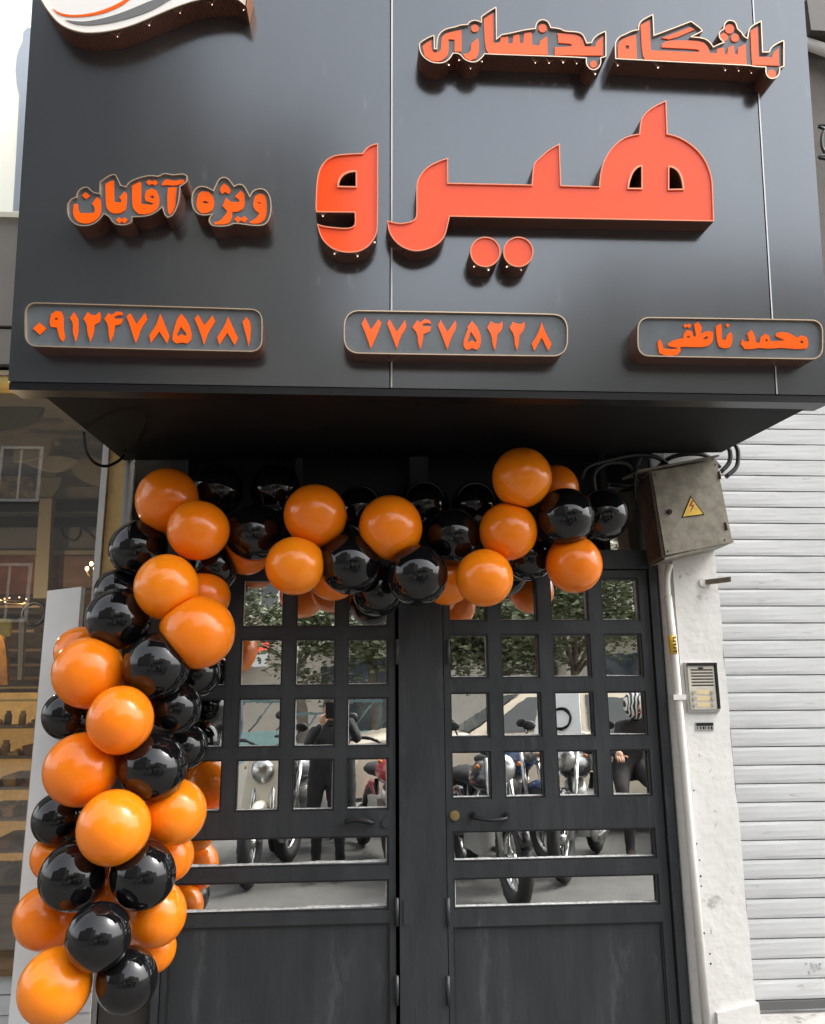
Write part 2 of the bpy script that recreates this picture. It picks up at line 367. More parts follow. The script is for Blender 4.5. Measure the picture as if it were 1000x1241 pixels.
def leaf(label, x0, x1, cols_, rows_, wides, ptop, px0, px1, ryaw):
    L = empty('door_leaf', ((x0+x1)/2, 0, zb), label, 'door')
    zt = z_tr0-.004; holes = []
    g = MB(); bead = MB()
    zs = zb; zmax = zt
    bands = sorted([(r[0], r[1], [(c[0], c[1]) for c in cols_]) for r in rows_] + [(q[0], q[1], [(px0, px1)]) for q in wides] + [(zb+.06, ptop, [(px0-.004, px1+.004)])])
    z = zb
    for (a, b, cs) in bands:
        g.box(x0, x1, 0, .045, z, a)
        xx = x0
        for c in cs: g.box(xx, c[0], 0, .045, a, b); xx = c[1]
        g.box(xx, x1, 0, .045, a, b); z = b
        for c in cs: holes.append((c[0], c[1], a, b))
    g.box(x0, x1, 0, .045, z, zt)
    part('lattice', g, door_m, L)
    bw = .007
    for (a, b, c, d) in holes:
        bead.box(a, a+bw, .006, .022, c, d); bead.box(b-bw, b, .006, .022, c, d)
        bead.box(a+bw, b-bw, .006, .022, c, c+bw); bead.box(a+bw, b-bw, .006, .022, d-bw, d)
    part('glazing_bead', bead, door_edge, L)
    for k, (a, b, c, d) in enumerate(holes):
        if k == 0:
            p = MB().box(a+.001, b-.001, .014, .02, c+.001, d-.001)
            part('kick_panel', p, door_m, L); continue
        cx, cz = (a+b)/2, (c+d)/2
        me = MB().box(a-cx-.006, b-cx+.006, 0, .003, c-cz-.006, d-cz+.006)
        o = me.build('pane', mirror_m, L); o.location = (cx-L.location.x, .027, cz-L.location.z)
        o.rotation_euler = (R(random.uniform(-.35, .35)), 0, R(ryaw+random.uniform(-.45, .45)))
        # irregular white putty smeared along the glass edge
        pt = MB(); wide = (b-a) > .4
        def smear(p, q, ax, hgt):
            nn = max(4, int((q-p)/.012)); prev = None
            for i in range(nn+1):
                u = p+(q-p)*i/nn; h = hgt*(.45+.35*math.sin(u*17+p*9)*math.sin(u*7.3)+.2*random.random())
                cur = (u, h)
                if prev:
                    if ax == 'b': pt.hexa([(prev[0], .017, c+bw), (u, .017, c+bw), (u, .025, c+bw), (prev[0], .025, c+bw), (prev[0], .02, c+bw+prev[1]), (u, .02, c+bw+h), (u, .025, c+bw+h), (prev[0], .025, c+bw+prev[1])])
                    else:
                        e = (b-bw) if ax == 'r' else (a+bw); s_ = -1 if ax == 'r' else 1
                        pt.hexa([(e, .017, prev[0]), (e+s_*prev[1], .02, prev[0]), (e+s_*prev[1], .025, prev[0]), (e, .025, prev[0]), (e, .017, u), (e+s_*h, .02, u), (e+s_*h, .025, u), (e, .025, u)])
                prev = cur
        if wide and ryaw: smear(a+bw, b-bw, 'b', .009); smear(c+bw, d-bw, 'r', .006)
        else:
            smear(a+bw, b-bw, 'b', .005)
            if random.random() < .6: smear(c+bw, d-bw, random.choice('lr'), .004)
        for v in pt.bm.verts: v.co -= L.location + o.location
        pp = pt.build('putty', putty_m, o)
        pp.rotation_euler = (0, 0, 0)
    return L
def A(u, v): return at(u, v)
lc = [(A(287.5, 880).x, A(340.5, 880).x), (A(355.3, 880).x, A(406, 880).x), (A(420, 880).x, A(471, 880).x)]
pitch = lc[1][0]-lc[0][0]
lc = [(lc[0][0]-pitch, lc[0][1]-pitch-.003)] + lc
uu = 445
lr = [(A(uu, 982).z, A(uu, 918.5).z), (A(uu, 905).z, A(uu, 845).z), (A(uu, 831).z, A(uu, 773.3).z), (A(uu, 760).z, A(uu, 702).z)]
lw = [(A(uu, 1103.5).z, A(uu, 1066).z), (A(uu, 1049).z, A(uu, 1013).z)]
llx0 = at(205, 1000).x; llx1 = at(479.5, 1000).x
left_leaf = leaf('dark grey left door leaf, partly hidden behind the balloon column', llx0, llx1, lc, lr, lw, A(445, 1119).z, lc[0][0], lc[3][1], 1.6)
uu = 575
rc = [(A(546, 880).x, A(594.3, 880).x), (A(609.5, 880).x, A(657.5, 880).x), (A(673.5, 880).x, A(721.5, 880).x), (A(737.5, 880).x, A(785.5, 880).x)]
rr = [(A(uu, 968.5).z, A(uu, 910.5).z), (A(uu, 894.3).z, A(uu, 839).z), (A(uu, 822.4).z, A(uu, 768.3).z), (A(uu, 753).z, A(uu, 700).z)]
rw = [(A(uu, 1102).z, A(uu, 1064).z), (A(uu, 1045).z, A(uu, 1007).z)]
right_leaf = leaf('dark grey right door leaf with brass lock, beside the white pilaster', mrx+.004, jr-.004, rc, rr, rw, A(575, 1123).z, rc[0][0], rc[3][1], 0.)
h = MB(); a = at(418, 996, -.03); b = at(452, 997, -.03)
h.tube(bez([(b.x, 0, b.z), (b.x-.003, -.03, b.z), ((a.x+b.x)/2, -.036, a.z+.006), (a.x, -.03, a.z)]), [.008]*8+[.011]*6+[.009]*5, 10)
part('handle', h, iron_m, left_leaf)
part('keyhole', MB().disc(at(468, 997, 0), (0, -1, 0), .018, .008), door_m, left_leaf)
h = MB(); a = at(573, 988, 0); b = at(613, 989, 0)
h.tube(bez([(a.x, 0, a.z), (a.x+.006, -.03, a.z-.006), ((a.x+b.x)/2, -.042, a.z-.014), (b.x-.006, -.03, b.z-.006), (b.x, 0, b.z)]), .008, 10)
h.disc((a.x, 0, a.z), (0, -1, 0), .014, .006).disc((b.x, 0, b.z), (0, -1, 0), .014, .006)
part('handle', h, iron_m, right_leaf)
c = at(551, 988, 0)
part('lock', MB().disc(c, (0, -1, 0), .019, .01, 24).disc(c+Vector((0, -.01, 0)), (0, -1, 0), .012, .006, 24), brass_m, right_leaf)
for lf, u in ((left_leaf, 481), (right_leaf, 543)):
    for v in (790, 1105, 1200):
        q = at(u, v, -.01); part('hinge', MB().tube([(q.x, -.014, q.z-.05), (q.x, -.014, q.z+.05)], .008, 8), door_m, lf)

# ---------------------------------------------------------------- roller shutter and step on the right
sx0 = pil_r-.02; sx1 = 3.6; ys = .05
zA, zB_ = at(900, 714, ys).z, at(904, 1213.6, ys).z; pz = (zA-zB_)/22
shutter = empty('roller_shutter', ((sx0+sx1)/2, ys, zB_), 'closed white ribbed metal roller shutter right of the pilaster', 'roller shutter')
g = MB(); z = zB_; prof = []
while z < 3.1:
    prof += [(ys+.013, z), (ys-.0002, z+.0028), (ys-.0012, z+pz*.2), (ys-.0013, z+pz*.5), (ys-.0010, z+pz*.8), (ys, z+pz-.0026), (ys+.013, z+pz-.0003)]; z += pz
nx = 10; va = []
for i in range(nx+1):
    x = sx0+(sx1-sx0)*i/nx
    va.append([g.bm.verts.new((x, y+math.sin(i*1.7+k*.9)*.0012, zz)) for k, (y, zz) in enumerate(prof)])
for i in range(nx):
    for k in range(len(prof)-1):
        f = g.bm.faces.new((va[i][k], va[i+1][k], va[i+1][k+1], va[i][k+1])); f.smooth = False
part('slat_curtain', g, shut_m, shutter)
for k in range(16):
    q = at(984+random.uniform(-9, 14), 1174+random.uniform(-7, 7), ys-.0024)
    part('scuff', MB().disc(q, (0, -1, 0), random.uniform(.0015, .005), .0006, 7), MATS['seam_grey'] if 'seam_grey' in MATS else mat('seam_grey', (.36, .36, .36), .7), shutter)
part('bottom_bar', MB().box(sx0, sx1, ys-.012, ys+.02, zB_-.03, zB_-.001).bevel(.004), mat('dark_rail', (.12, .12, .12), .5, .4), shutter)
part('guide_rail', MB().box(pil_r-.004, pil_r+.012, -.03, ys+.01, .3, 3.0), mat('dirty_rail', (.16, .155, .15), .7, .2, var=.4, vscale=20), shutter)
sp = MB().box(pil_r-.03, 3.6, -.16, .3, 0, zB_-.04)
bmesh.ops.subdivide_edges(sp.bm, edges=sp.bm.edges[:], cuts=9, use_grid_fill=True)
for v in sp.bm.verts: v.co += Vector((random.uniform(-.006, .006), random.uniform(-.012, .012), random.uniform(-.012, .006)))
tag(sp.build('stone_step', stone_m, None, (2.4, 0, 0)), 'rough grey stone step under the white roller shutter', 'step')

# ---------------------------------------------------------------- black sign box
gl, gr = sg(10, 460)[0], sg(1000, 420)[0]+.012
gm, g2 = sg(473.5, 400)[0], sg(936, 400)[0]
sb0 = sg(474, 470)[1]; TOPS = 1.95
sign = empty('sign_box', ((gl+gr)/2, -DEP, sb0+Z0), 'big black metal fascia sign box overhanging the dark door', 'sign')
panel_xs = [(gl, gm-.004), (gm+.004, g2-.003), (g2+.003, gr)]
for a, b in panel_xs:
    p = MB().prism([(a, sb0), (b, sb0), (b, TOPS), (a, TOPS)], SW, -.03, 0)
    part('face_panel', p, panel_m, sign)
for x, wd in ((gm, .004), (g2, .003)):
    part('seam_strip', MB().prism([(x-wd+.0003, sb0+.002), (x+.0002, sb0+.002), (x+.0002, TOPS), (x-wd+.0003, TOPS)], SW, -.03, -.006), soffit_m, sign)
    part('seam_strip', MB().prism([(x+.0004, sb0+.001), (x+wd+.0015, sb0+.001), (x+wd+.0015, TOPS), (x+.0004, TOPS)], SW, .0006, .0022), seam_m, sign)
fl = SW(gl, sb0, -.03); fr = SW(gr, sb0, -.03)
# returns and lip under the face
q0, q1 = SW(gl, sb0, 0), SW(gr, sb0, 0)
part('bottom_lip', MB().prism([(gl+.002, sb0-.026), (gr-.002, sb0-.026), (gr-.002, sb0-.0015), (gl+.002, sb0-.0015)], SW, -.11, -.004).bevel(.004, 1), panel_edge, sign)
sfl, sfr = at(49, 477, -DEP+.05), at(985, 486, -DEP+.05)
bl, br = at(150, 558, -.02), at(874, 545.5, -.24)
zs0 = sfl.z
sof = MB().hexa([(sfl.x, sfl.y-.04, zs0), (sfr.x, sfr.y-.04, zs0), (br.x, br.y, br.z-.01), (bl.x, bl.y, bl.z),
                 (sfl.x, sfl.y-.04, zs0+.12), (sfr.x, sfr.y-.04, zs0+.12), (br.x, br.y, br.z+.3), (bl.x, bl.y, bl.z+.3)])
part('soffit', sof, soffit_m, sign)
for xa in (gl+.003, gr-.023):
    part('side_return', MB().hexa([SW(xa, sb0, -.031), SW(xa+.02, sb0, -.031), (xa+.02, -.02, 2.56), (xa, -.02, 2.56), SW(xa, TOPS, -.031), SW(xa+.02, TOPS, -.031), (xa+.02, -.02, 4.4), (xa, -.02, 4.4)]), panel_edge, sign)

# ---------------------------------------------------------------- raised letters and plates on the sign
def area(p): return .5*sum(p[i][0]*p[(i+1) % len(p)][1]-p[(i+1) % len(p)][0]*p[i][1] for i in range(len(p)))
def smooth(p, it=2, lim=48):
    for _ in range(it):
        out = []; n = len(p)
        for i in range(n):
            a, b, c = Vector(p[i-1]), Vector(p[i]), Vector(p[(i+1) % n])
            d0, d1 = b-a, c-b
            if d0.length < 1e-7 or d1.length < 1e-7: continue
            if d0.angle(d1) > R(lim): out.append(tuple(b))
            else:
                k = min(.25, .25); out += [tuple(b-d0*k), tuple(b+d1*k)]
        p = out
    return p
def offset(p, dist):                       # inward for +dist
    n = len(p); s_ = 1 if area(p) > 0 else -1; out = []
    for i in range(n):
        a, b, c = Vector(p[i-1]), Vector(p[i]), Vector(p[(i+1) % n])
        d0, d1 = (b-a), (c-b)
        d0 = d0.normalized() if d0.length > 1e-9 else d1.normalized(); d1 = d1.normalized() if d1.length > 1e-9 else d0
        n0, n1 = Vector((-d0.y, d0.x))*s_, Vector((-d1.y, d1.x))*s_
        m_ = (n0+n1); L2 = m_.length
        if L2 < .3: out.append(tuple(b+n0*dist)); continue
        m_ /= L2; out.append(tuple(b+m_*min(dist/max(.35, m_.dot(n0)), dist*2)))
    return out
def PX(pts, o, s): return [(o[0]+x/s, o[1]+y/s) for x, y in pts]
def toS(pts, off): return [sg(u, v, off) for u, v in pts]
def ribs(loops, h0, h1):
    b = bmesh.new(); uvl = b.loops.layers.uv.new('UVMap')
    for l in loops:
        n = len(l); acc = [0]
        for i in range(n): acc.append(acc[-1]+(Vector(l[(i+1) % n])-Vector(l[i])).length)
        lo = [b.verts.new(SW(*p, h0)) for p in l]; hi = [b.verts.new(SW(*p, h1)) for p in l]
        for i in range(n):
            j = (i+1) % n; f = b.faces.new((lo[i], lo[j], hi[j], hi[i])); f.smooth = False
            for lp, uv in zip(f.loops, ((acc[i], 0), (acc[i+1], 0), (acc[i+1], 1), (acc[i], 1))): lp[uvl].uv = uv
    return b
def ring(mb, p, wd, h0, h1):
    q = offset(p, wd); n = len(p)
    for i in range(n):
        j = (i+1) % n
        P = [SW(*p[i], h1), SW(*p[j], h1), SW(*q[j], h1), SW(*q[i], h1)]; B = [SW(*p[i], h0), SW(*p[j], h0), SW(*q[j], h0), SW(*q[i], h0)]
        mb.face(P); mb.face([P[1], P[0], B[0], B[1]]); mb.face([P[3], P[2], B[2], B[3]])
def sign_unit(name, label, cat, contour, letters=(), holes=(), depth=.082, face=None, group=None, letter_name='letter', rim=.0032, extra=None, recess=.008, lmats=None, leds=0):
    if face is or_face: recess = .0045
    C = toS(smooth(contour), depth); H = [toS(smooth(h_), depth) for h_ in holes]
    cx = sum(p[0] for p in C)/len(C); cs = min(p[1] for p in C)
    T = empty(name, SW(cx, cs, 0), label, cat, group)
    b = ribs([C]+H, .001, depth-.0015)
    for v in b.verts: v.co -= T.location
    me = bpy.data.meshes.new('side_wall'); bmesh.ops.recalc_face_normals(b, faces=b.faces); b.to_mesh(me); b.free(); me.materials.append(rib_m); link('ribbed_side', me, T)
    r = MB(); ring(r, C, rim, depth-recess-.002, depth+.002)
    for h_ in H: ring(r, h_, -rim, depth-recess-.002, depth+.002)
    part('trim_rim', r, trim_o if face is or_face else trim_m, T)
    inner = offset(C, rim*.5)
    part('face', MB().prism(inner, SW, depth-recess-.004, depth-recess, [offset(h_, -rim*.5) for h_ in H]), face or gray_face, T)
    for i, L_ in enumerate(letters):
        poly, hl = L_ if isinstance(L_, tuple) else (L_, [])
        P = toS(smooth(poly, 1, 40), depth-.004); HH = [toS(smooth(q, 1), depth-.004) for q in hl]
        mtl = lmats[i] if lmats else or_letter
        part(letter_name, MB().prism(P, SW, depth-recess+.0005, depth-.0035, HH), mtl, T)
    if leds:
        lo = [p for p in C]; n = len(lo); pts = []
        acc = 0; nxt = .02; s_ = 1 if area(lo) > 0 else -1
        lb = MB()
        for i in range(n):
            a, b_ = Vector(lo[i]), Vector(lo[(i+1) % n]); d = b_-a
            if d.length < 1e-6: continue
            nn = Vector((d.y, -d.x)).normalized()*s_
            while nxt < acc+d.length:
                p = a+d*((nxt-acc)/d.length)
                if nn.y < -.4 and random.random() < .78: lb.ball(SW(p.x+nn.x*.001, p.y+nn.y*.001, depth*random.uniform(.62, .74)), random.uniform(.0012, .0025), u=8, v=6)
                nxt += leds
            acc += d.length
        part('led_strip', lb, led_m, T)
    if extra: extra(T, depth)
    return T
def circ(c, r, n=20): return [(c[0]+r*math.cos(2*math.pi*i/n), c[1]+r*math.sin(2*math.pi*i/n)) for i in range(n)]
# word "aghayan"
Z = lambda l: PX(l, (70, 190), 6.667)
Zb = lambda l: PX(l, (215, 200), 7.692)
cont = Z([(75,420),(80,375),(115,335),(150,325),(155,290),(185,255),(225,240),(255,250),(285,285),(335,295),(340,205),(385,170),(440,140),(470,145),(490,180),(510,228),(550,240),(575,205),(620,180),(700,155),(760,148),(815,158),(860,128),(930,145)]) + Zb([(0,85),(55,78),(95,100),(95,150),(70,180),(30,200)]) + Z([(990,290),(975,400),(930,480),(890,495),(860,470),(845,410),(800,450),(730,485),(605,490),(600,530),(560,555),(480,555),(435,525),(420,490),(375,465),(340,510),(290,550),(220,565),(150,555),(100,515),(78,465)])
let = [Z([(130,385),(160,380),(165,430),(180,455),(285,455),(300,440),(295,400),(275,380),(315,325),(345,350),(350,430),(335,480),(300,520),(240,540),(170,530),(135,495),(122,450)]),
       Z([(195,312),(225,285),(262,315),(228,342)]),
       Z([(385,220),(440,190),(455,195),(455,365),(510,370),(515,345),(495,330),(540,280),(558,300),(555,380),(545,430),(500,458),(440,455),(400,425),(388,380)]),
       Z([(470,510),(495,488),(517,505),(540,488),(567,510),(540,537),(517,520),(495,537)]),
       (Z([(600,235),(660,200),(672,205),(672,380),(760,388),(775,375),(712,358),(700,320),(715,275),(755,255),(800,275),(820,330),(815,400),(785,440),(720,465),(650,460),(610,420),(600,370)]), [Z([(740,325),(765,310),(785,325),(770,338)])]),
       Z([(712,205),(740,182),(762,198),(785,185),(810,208),(785,232),(762,217),(738,230)]),
       Z([(890,250),(960,245),(955,340),(945,430),(905,470),(888,440),(885,330)]),
       Z([(838,225),(860,190),(885,180),(940,195),(1000,182),(1025,190),(1020,212),(945,235),(890,225),(850,232)])]
small_words = 'raised words on the sign'
sign_unit('channel_lettering', 'cloud-shaped dark board with orange word at mid height, the left of the two small ones', 'sign lettering', cont, let, group=small_words)
Z = Zb
cont = Z([(130,330),(135,270),(165,220),(210,195),(270,200),(335,235),(355,190),(385,130),(430,108),(480,125),(530,195),(575,172),(625,190),(660,255),(675,288),(700,240),(760,215),(820,225),(865,285),(880,360),(875,460),(845,540),(790,570),(700,568),(600,555),(535,545),(480,570),(400,578),(320,570),(290,530),(295,490),(320,465),(240,475),(180,455),(140,400)])
let = [(Z([(175,350),(195,270),(230,245),(290,250),(335,295),(345,360),(325,420),(280,445),(220,445),(185,410)]), [Z([(228,345),(260,332),(295,350),(262,362)])]),
       Z([(455,305),(500,345),(570,345),(580,325),(535,295),(590,235),(625,270),(630,360),(610,410),(560,435),(510,435),(510,480),(490,530),(450,552),(350,552),(340,535),(400,520),(455,455),(465,430),(420,380)]),
       Z([(395,230),(410,195),(435,172),(470,190),(500,235),(480,270),(445,250),(415,270)]),
       Z([(530,505),(565,475),(593,497),(625,475),(658,505),(625,535),(593,513),(565,535)]),
       (Z([(705,350),(725,290),(770,265),(815,280),(835,340),(835,450),(815,510),(770,542),(690,545),(670,530),(730,500),(765,450),(735,430),(710,400)]), [Z([(740,352),(768,345),(785,355),(765,362)])])]
sign_unit('channel_lettering', 'cloud-shaped dark board with orange word at mid height, between its longer twin and the seam', 'sign lettering', cont, let, group=small_words)
# top row, left word
Zc = lambda l: PX(l, (500, 0), 8.333)
Zd = lambda l: PX(l, (610, 0), 7.692)
cont = Zc([(65,440),(85,420),(140,385),(210,355),(222,365),(225,490),(240,490),(245,400),(265,345),(300,310),(350,285),(430,270),(480,250),(555,245),(570,220),(620,200),(670,210),(690,220),(690,170),(740,130),(840,70),(850,80),(850,390),(900,345)]) + Zd([(0,320),(120,295),(200,275),(295,265),(305,215),(340,185),(380,180),(425,205),(445,255),(535,265),(570,290),(700,295),(745,320),(770,375),(780,400),(820,395),(835,360),(880,320),(950,290),(960,300),(960,530),(910,545),(915,590),(890,640),(845,660),(800,645),(768,600),(770,545),(600,535),(0,515)]) + Zc([(730,550),(700,590),(650,630),(590,635),(520,605),(480,555),(450,542),(410,545),(380,595),(330,635),(270,645),(190,635),(110,585),(70,520)])
let = [Zc([(100,470),(120,445),(190,400),(195,500),(220,530),(270,525),(290,490),(290,390),(320,345),(380,325),(450,310),(495,305),(495,520),(425,520),(425,400),(365,395),(365,540),(330,590),(270,620),(190,610),(125,565)]),
       Zc([(595,440),(660,385),(670,400),(670,540),(640,590),(580,610),(530,580),(510,545),(560,540),(590,510)]), circ(Zc([(630,285)])[0], 4.6),
       Zd([(-181,175),(-94,120),(-89,400),(-30,395),(-25,350),(10,345),(45,340),(48,405),(85,405),(95,330),(150,320),(155,405),(185,400),(195,310),(262,300),(272,420),(335,425),(345,380),(412,335),(412,510),(-60,498),(-140,495),(-170,440)]),
       circ(Zd([(368,262)])[0], 5.2),
       Zd([(505,310),(560,310),(690,325),(740,360),(760,430),(855,435),(870,390),(930,335),(930,518),(480,512),(480,440),(620,435),(645,420),(620,405),(515,400)]),
       circ(Zd([(842,598)])[0], 4.2)]
top_words = 'raised words of the top line of the sign'
sign_unit('channel_lettering', 'left top word board in orange, without the cluster of three dots', 'sign lettering', cont, let, leds=.047, group=top_words)
Ze = lambda l: PX(l, (730, 10), 8.333)
Zf = lambda l: PX(l, (840, 10), 8.333)
cont = Ze([(125,370),(135,330),(170,285),(230,260),(300,225),(360,215),(365,160),(400,115),(510,60),(515,70),(525,270),(700,205),(895,130),(1000,205)]) + Zf([(95,235),(20,275),(-15,290),(60,292),(130,310),(175,345),(205,388),(250,365),(305,345),(265,310),(255,265),(270,230),(305,210),(310,160),(340,125),(380,118),(425,135),(445,180),(450,210),(490,240),(515,285),(545,300),(560,210),(600,170),(690,125),(692,140),(705,440),(765,440),(780,400),(830,360),(905,325),(920,335),(920,590),(880,605),(875,660),(850,700),(800,720),(750,700),(728,650),(730,600),(600,592),(575,582)]) + Ze([(1000,560),(600,540),(130,515)])
let = [(Ze([(160,500),(155,390),(170,340),(210,305),(340,265),(350,510)]), [Ze([(235,375),(270,375),(270,410),(235,410)])]),
       Ze([(385,170),(480,120),(490,425),(960,445),(985,430),(960,412),(600,395),(605,360),(650,328),(760,325),(917,325),(997,335),(1047,360),(1077,410),(1087,455),(1152,455),(1162,410),(1227,395),(1237,460),(1262,465),(1272,395),(1327,375),(1337,465),(1367,465),(1372,400),(1447,360),(1457,568),(430,512),(405,470)]),
       Ze([(600,300),(890,190),(935,215),(700,316)]),
       circ(Zf([(370,208)])[0], 5.8), circ(Zf([(310,292)])[0], 5.0), circ(Zf([(425,297)])[0], 5.0),
       Zf([(580,230),(655,185),(665,490),(795,495),(810,450),(865,400),(870,580),(600,570),(590,480)]), circ(Zf([(795,665)])[0], 5.4)]
sign_unit('channel_lettering', 'right top word board in orange, with a cluster of three dots on top', 'sign lettering', cont, let, leds=.047, group=top_words)
# the big word
G = lambda l: PX(l, (370, 160), 5.263); Hh = lambda l: PX(l, (540, 160), 5.556); I = lambda l: PX(l, (700, 110), 5.556)
cont = G([(65,490),(68,400),(72,320),(85,250),(105,210),(130,180),(160,160),(190,148),(250,140),(365,135),(385,108),(410,88),(435,78),(465,73),(465,600),(458,645),(440,685),(400,735),(350,763),(290,772),(220,765),(160,740),(110,690),(88,640),(75,585),(105,597),(150,605),(260,615),(305,605),(318,585),(315,515),(70,512)])
sign_unit('big_letter', 'tall single orange letter left of the middle seam of the sign', 'sign lettering', cont, holes=[G([(215,345),(220,310),(245,275),(285,258),(322,255),(322,347)])], face=or_face, leds=.075, group='big orange letters on the sign')
cont = G([(522,565),(600,585),(660,575),(695,562),(710,530),(708,420),(710,320),(730,280),(760,240),(795,212),(830,195),(870,178),(910,166),(912,325)]) + Hh([(580,355),(590,220),(615,190),(640,168),(670,140),(700,116),(768,78),(778,360)]) + I([(145,645),(148,600),(155,545),(170,490),(190,445),(215,405),(245,370),(280,340),(315,316),(350,302),(415,290),(425,195),(445,163),(470,138),(500,115),(530,97),(597,65),(605,290),(650,300),(690,315),(735,340),(780,372),(818,408),(850,450),(873,490),(890,535),(903,580),(910,630),(918,880)]) + Hh([(30,570)]) + G([(918,560),(900,640),(885,675),(860,705),(825,730),(790,745),(750,757),(710,762),(675,757),(640,745),(608,728),(580,705),(558,680),(540,650),(528,615)])
sign_unit('big_letter', 'long joined orange letters with two eye-like holes in the middle of the sign', 'sign lettering', cont, holes=[I([(345,655),(355,600),(375,550),(405,518),(430,510),(430,655)]), I([(617,515),(650,522),(680,550),(700,600),(708,660),(617,662)])], face=or_face, depth=.072, group='big orange letters on the sign')
for (u, lab) in ((588.2, 'round orange dot under the long letters, next to the middle seam'), (628.2, 'round orange dot under the long letters, farther from the middle seam')):
    sign_unit('letter_dot', lab, 'sign lettering', circ((u, 305.4), 18.4, 26), face=or_face, leds=.05, group='big orange letters on the sign')
# plates
def rrect(tl, tr_, br_, bl_, r):
    out = []; cs = [tl, tr_, br_, bl_]
    for i in range(4):
        c = Vector(cs[i]); p, n_ = Vector(cs[i-1]), Vector(cs[(i+1) % 4]); a = c+(p-c).normalized()*r; b = c+(n_-c).normalized()*r
        for k in range(7):
            t_ = k/6; ctrl = c
            out.append(tuple(a*(1-t_)**2 + ctrl*2*t_*(1-t_)*.92 + (a+b)*.5*2*t_*(1-t_)*.08 + b*t_**2))
    return out
J = lambda l: PX(l, (20, 360), 6.25); K = lambda l: PX(l, (170, 360), 6.25)
digs = [J([(125,238),(175,193),(225,238),(175,285)]), (J([(250,190),(262,130),(300,105),(340,110),(355,150),(352,230),(365,310),(350,335),(330,320),(305,230),(260,225)]), [J([(285,165),(300,155),(318,165),(300,175)])]),
        J([(405,160),(437,112),(468,170),(465,270),(447,335),(425,260),(430,200)]), J([(508,165),(540,112),(565,135),(600,138),(628,112),(640,140),(630,190),(590,210),(582,270),(558,335),(535,260),(535,210)]),
        J([(665,165),(697,120),(720,135),(760,108),(800,115),(808,140),(775,135),(740,150),(745,165),(808,165),(790,205),(745,215),(735,280),(710,338),(698,280),(695,210)]), J([(833,150),(862,120),(908,205),(975,118),(990,170),(940,240),(915,320),(902,345),(885,300),(855,200)]),
        K([(68,290),(120,215),(152,122),(190,220),(222,300),(200,348),(145,260),(80,345)]), (K([(240,310),(262,220),(280,165),(312,125),(360,185),(388,260),(385,320),(355,352),(315,342),(275,352),(250,335)]), [K([(275,285),(308,225),(350,275),(345,295),(312,280),(290,297)])]),
        K([(412,165),(437,132),(487,215),(548,138),(568,185),(515,265),(482,360),(455,265)]), K([(583,305),(640,215),(665,145),(700,225),(740,310),(715,365),(660,270),(598,360)]), K([(775,190),(805,150),(838,200),(835,300),(820,372),(805,300)])]
plates = 'rounded plates along the bottom of the sign'
sign_unit('number_plate', 'rounded plate with eleven orange digits, at the bottom left of the sign', 'sign plate', rrect((30,366),(318.5,374.5),(318,427),(30,420),15), digs, letter_name='digit', group=plates)
L_ = lambda l: PX(l, (410, 370), 6.667); M_ = lambda l: PX(l, (550, 370), 6.667)
digs = [L_([(188,150),(215,97),(265,195),(325,110),(350,140),(320,225),(262,350),(225,240)]), L_([(395,150),(415,110),(472,215),(540,115),(550,180),(500,260),(472,352),(440,260)]),
        L_([(598,175),(640,118),(660,140),(700,110),(740,120),(750,150),(715,142),(680,152),(685,170),(752,170),(740,210),(690,232),(680,300),(662,357),(645,300),(640,230)]), L_([(805,165),(828,115),(880,215),(948,122),(958,175),(915,255),(880,358),(845,260)]),
        (M_([(75,310),(90,250),(115,190),(110,175),(148,125),(200,190),(222,260),(215,330),(185,360),(148,345),(110,362),(85,345)]), [M_([(112,290),(138,212),(185,285),(175,302),(148,280),(128,297)])]),
        M_([(270,180),(300,128),(330,150),(370,150),(392,128),(398,170),(380,210),(352,235),(345,310),(330,365),(312,310),(305,240)]), M_([(450,180),(478,132),(510,150),(550,150),(570,132),(575,175),(555,215),(530,240),(525,310),(510,365),(492,310),(488,240)]), M_([(630,310),(680,230),(710,135),(745,230),(790,310),(765,368),(710,260),(650,368)])]
sign_unit('number_plate', 'rounded plate with eight digits, across the middle seam at the bottom of the sign', 'sign plate', rrect((417,375.5),(688.5,380.5),(688,432.5),(416.5,428.5),19), digs, letter_name='digit', group=plates)
P_ = lambda l: PX(l, (780, 375), 8.333); Q_ = lambda l: PX(l, (880, 375), 8.333)
let = [(P_([(140,350),(160,300),(182,325),(200,390),(245,402),(330,400),(345,388),(250,370),(245,345),(300,310),(400,290),(405,245),(440,205),(490,220),(502,270),(532,275),(510,150),(550,125),(590,180),(577,250),(640,215),(700,225),(705,300),(680,350),(620,380),(480,380),(400,375),(372,382),(375,420),(340,460),(240,470),(160,440)]), [P_([(430,280),(455,265),(475,278),(455,288)]), P_([(600,295),(640,270),(655,285),(620,305)])]),
       P_([(402,165),(425,140),(443,156),(462,140),(485,165),(462,190),(443,174),(425,188)]), P_([(730,175),(775,140),(790,160),(790,300),(830,310),(840,265),(880,225),(900,265),(895,340),(870,385),(820,395),(765,375),(740,310)]), P_([(830,155),(850,140),(870,158),(850,185)]),
       (Q_([(150,350),(165,300),(190,325),(235,320),(215,245),(258,205),(290,265),(300,335),(340,335),(350,280),(395,245),(435,265),(450,320),(500,320),(595,312),(500,270),(510,240),(560,225),(640,240),(690,270),(720,285),(760,260),(815,280),(835,350),(815,395),(720,400),(640,395),(560,385),(480,395),(400,395),(330,385),(280,400),(190,400)]), [Q_([(395,310),(408,295),(425,320),(410,325)]), Q_([(745,330),(765,310),(785,330),(765,345)])])]
